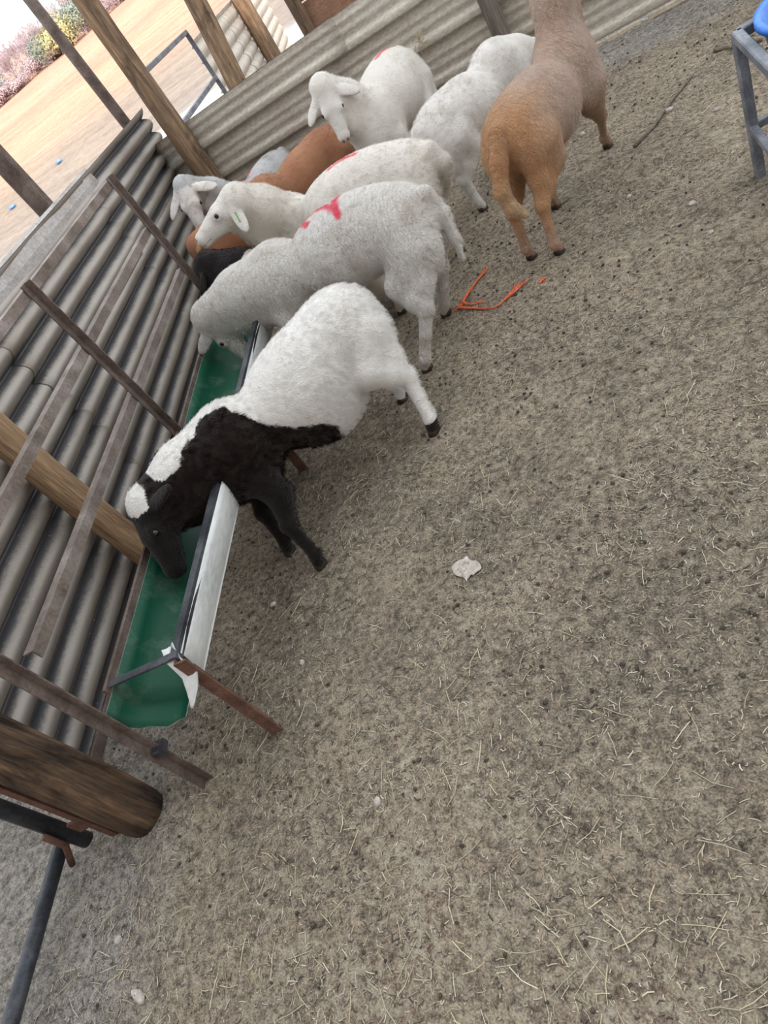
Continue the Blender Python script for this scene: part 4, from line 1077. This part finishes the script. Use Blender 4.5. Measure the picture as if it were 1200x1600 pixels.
tm = [bare_tree(s, 8.0, sp) for s, sp in ((1, 0.85), (2, 0.75), (3, 0.95))]
def place_tree(az, d, sc, k, rot, label):
    a = math.radians(az); x, y = d * math.sin(a), d * math.cos(a)
    o = bpy.data.objects.new('bare_tree', tm[k]); COL.objects.link(o); o.location = (x, y, float(field_z(x, y)) - 0.1); o.rotation_euler.z = rot; o.scale = (sc * 1.1, sc * 1.1, sc)
    tag(o, label, 'tree', 'bare trees along the far edge of the field')
R = random.Random(21); i = 0
for row, (d0, n_) in enumerate(((66, 17), (72, 15), (79, 13))):
    for k in range(n_):
        az_ = -31 + 24 * (k + R.uniform(-0.25, 0.25)) / (n_ - 1)
        t = (az_ + 31) / 24
        sc = (0.47 + 0.24 * max(0, t - 0.45) + R.uniform(-0.05, 0.05)) * (0.9, 0.9, 0.95)[row]
        place_tree(az_, d0 + R.uniform(-2, 2), sc, (i * 7) % 3, R.uniform(0, 6.3), 'leafless purplish tree in the hazy belt at the far edge of the dry field'); i += 1
def bush(az, d, r, hgt, mat, label, seed, name='bush'):
    Rr = np.random.default_rng(seed); n = 2600
    u = nv = Rr.normal(size=(n, 3)); u /= np.linalg.norm(u, axis=1)[:, None]
    lump = 0.75 + 0.35 * np.sin(u[:, 0] * 5 + seed) * np.sin(u[:, 1] * 4) + 0.15 * Rr.random(n)
    P = u * (Rr.random(n) ** 0.35 * lump)[:, None] * np.array([r, r, hgt / 2]) + np.array([0, 0, hgt / 2])
    a = Rr.normal(size=(n, 3)); a /= np.linalg.norm(a, axis=1)[:, None]; b_ = np.cross(a, u); s = r * 0.055
    V = np.stack([P - a * s, P + b_ * s * 0.5, P + a * s, P - b_ * s * 0.5], 1).reshape(-1, 3)
    I = np.arange(n) * 4
    me = mesh_np('foliage', V, np.stack([I, I + 1, I + 2, I + 3], 1))
    aa = math.radians(az); x, y = d * math.sin(aa), d * math.cos(aa)
    rt = tag(empty(name, (x, y, float(field_z(x, y)) - 0.1)), label, 'bush', 'low scrub along the tree belt' if name == 'scrub' else None)
    link_mesh('foliage', me, MAT[mat], rt)
    mb = MB()
    for k in range(5): mb.tube([(x, y, rt.location.z), (x + r * 0.4 * math.cos(k * 1.26), y + r * 0.4 * math.sin(k * 1.26), rt.location.z + hgt * 0.6)], [0.06, 0.03], 5)
    mb.build('stem', MAT['bark'], rt)
bush(-19.4, 63, 2.0, 2.3, 'yellowgreen', 'yellow-green bush in the tree belt beyond the dry field', 3)
bush(-20.9, 64, 1.5, 2.2, 'evergreen', 'blue-green bush left of the yellow-green one', 5)
bush(-17.9, 64, 1.8, 2.6, 'evergreen', 'blue-green bush right of the yellow-green one', 6)
bush(-25.3, 68, 2.2, 3.4, 'evergreen', 'dull evergreen tree at the left end of the tree belt', 7, 'evergreen_tree')
R = random.Random(33)
for k in range(16):
    bush(-29.5 + 1.5 * k + R.uniform(-0.4, 0.4), 64.5 + R.uniform(-0.8, 0.8), R.uniform(1.2, 1.8), R.uniform(0.9, 1.5), 'bark', 'low leafless purplish scrub at the foot of the tree belt', 40 + k, 'scrub')
# blue rubbish outside
for (x, y, lb) in ((-11.0, 23.6, 'scrap of blue rubbish on the bare ground, the further one'), (-12.6, 22.2, 'scrap of blue rubbish on the bare ground, the nearer one')):
    o = link_mesh('blue_rubbish', rock(int(-x * 3), 0.16, 0.10, 0.05), MAT['blue_litter']); o.location = (x, y, float(field_z(x, y)) + 0.05); tag(o, lb, 'litter')
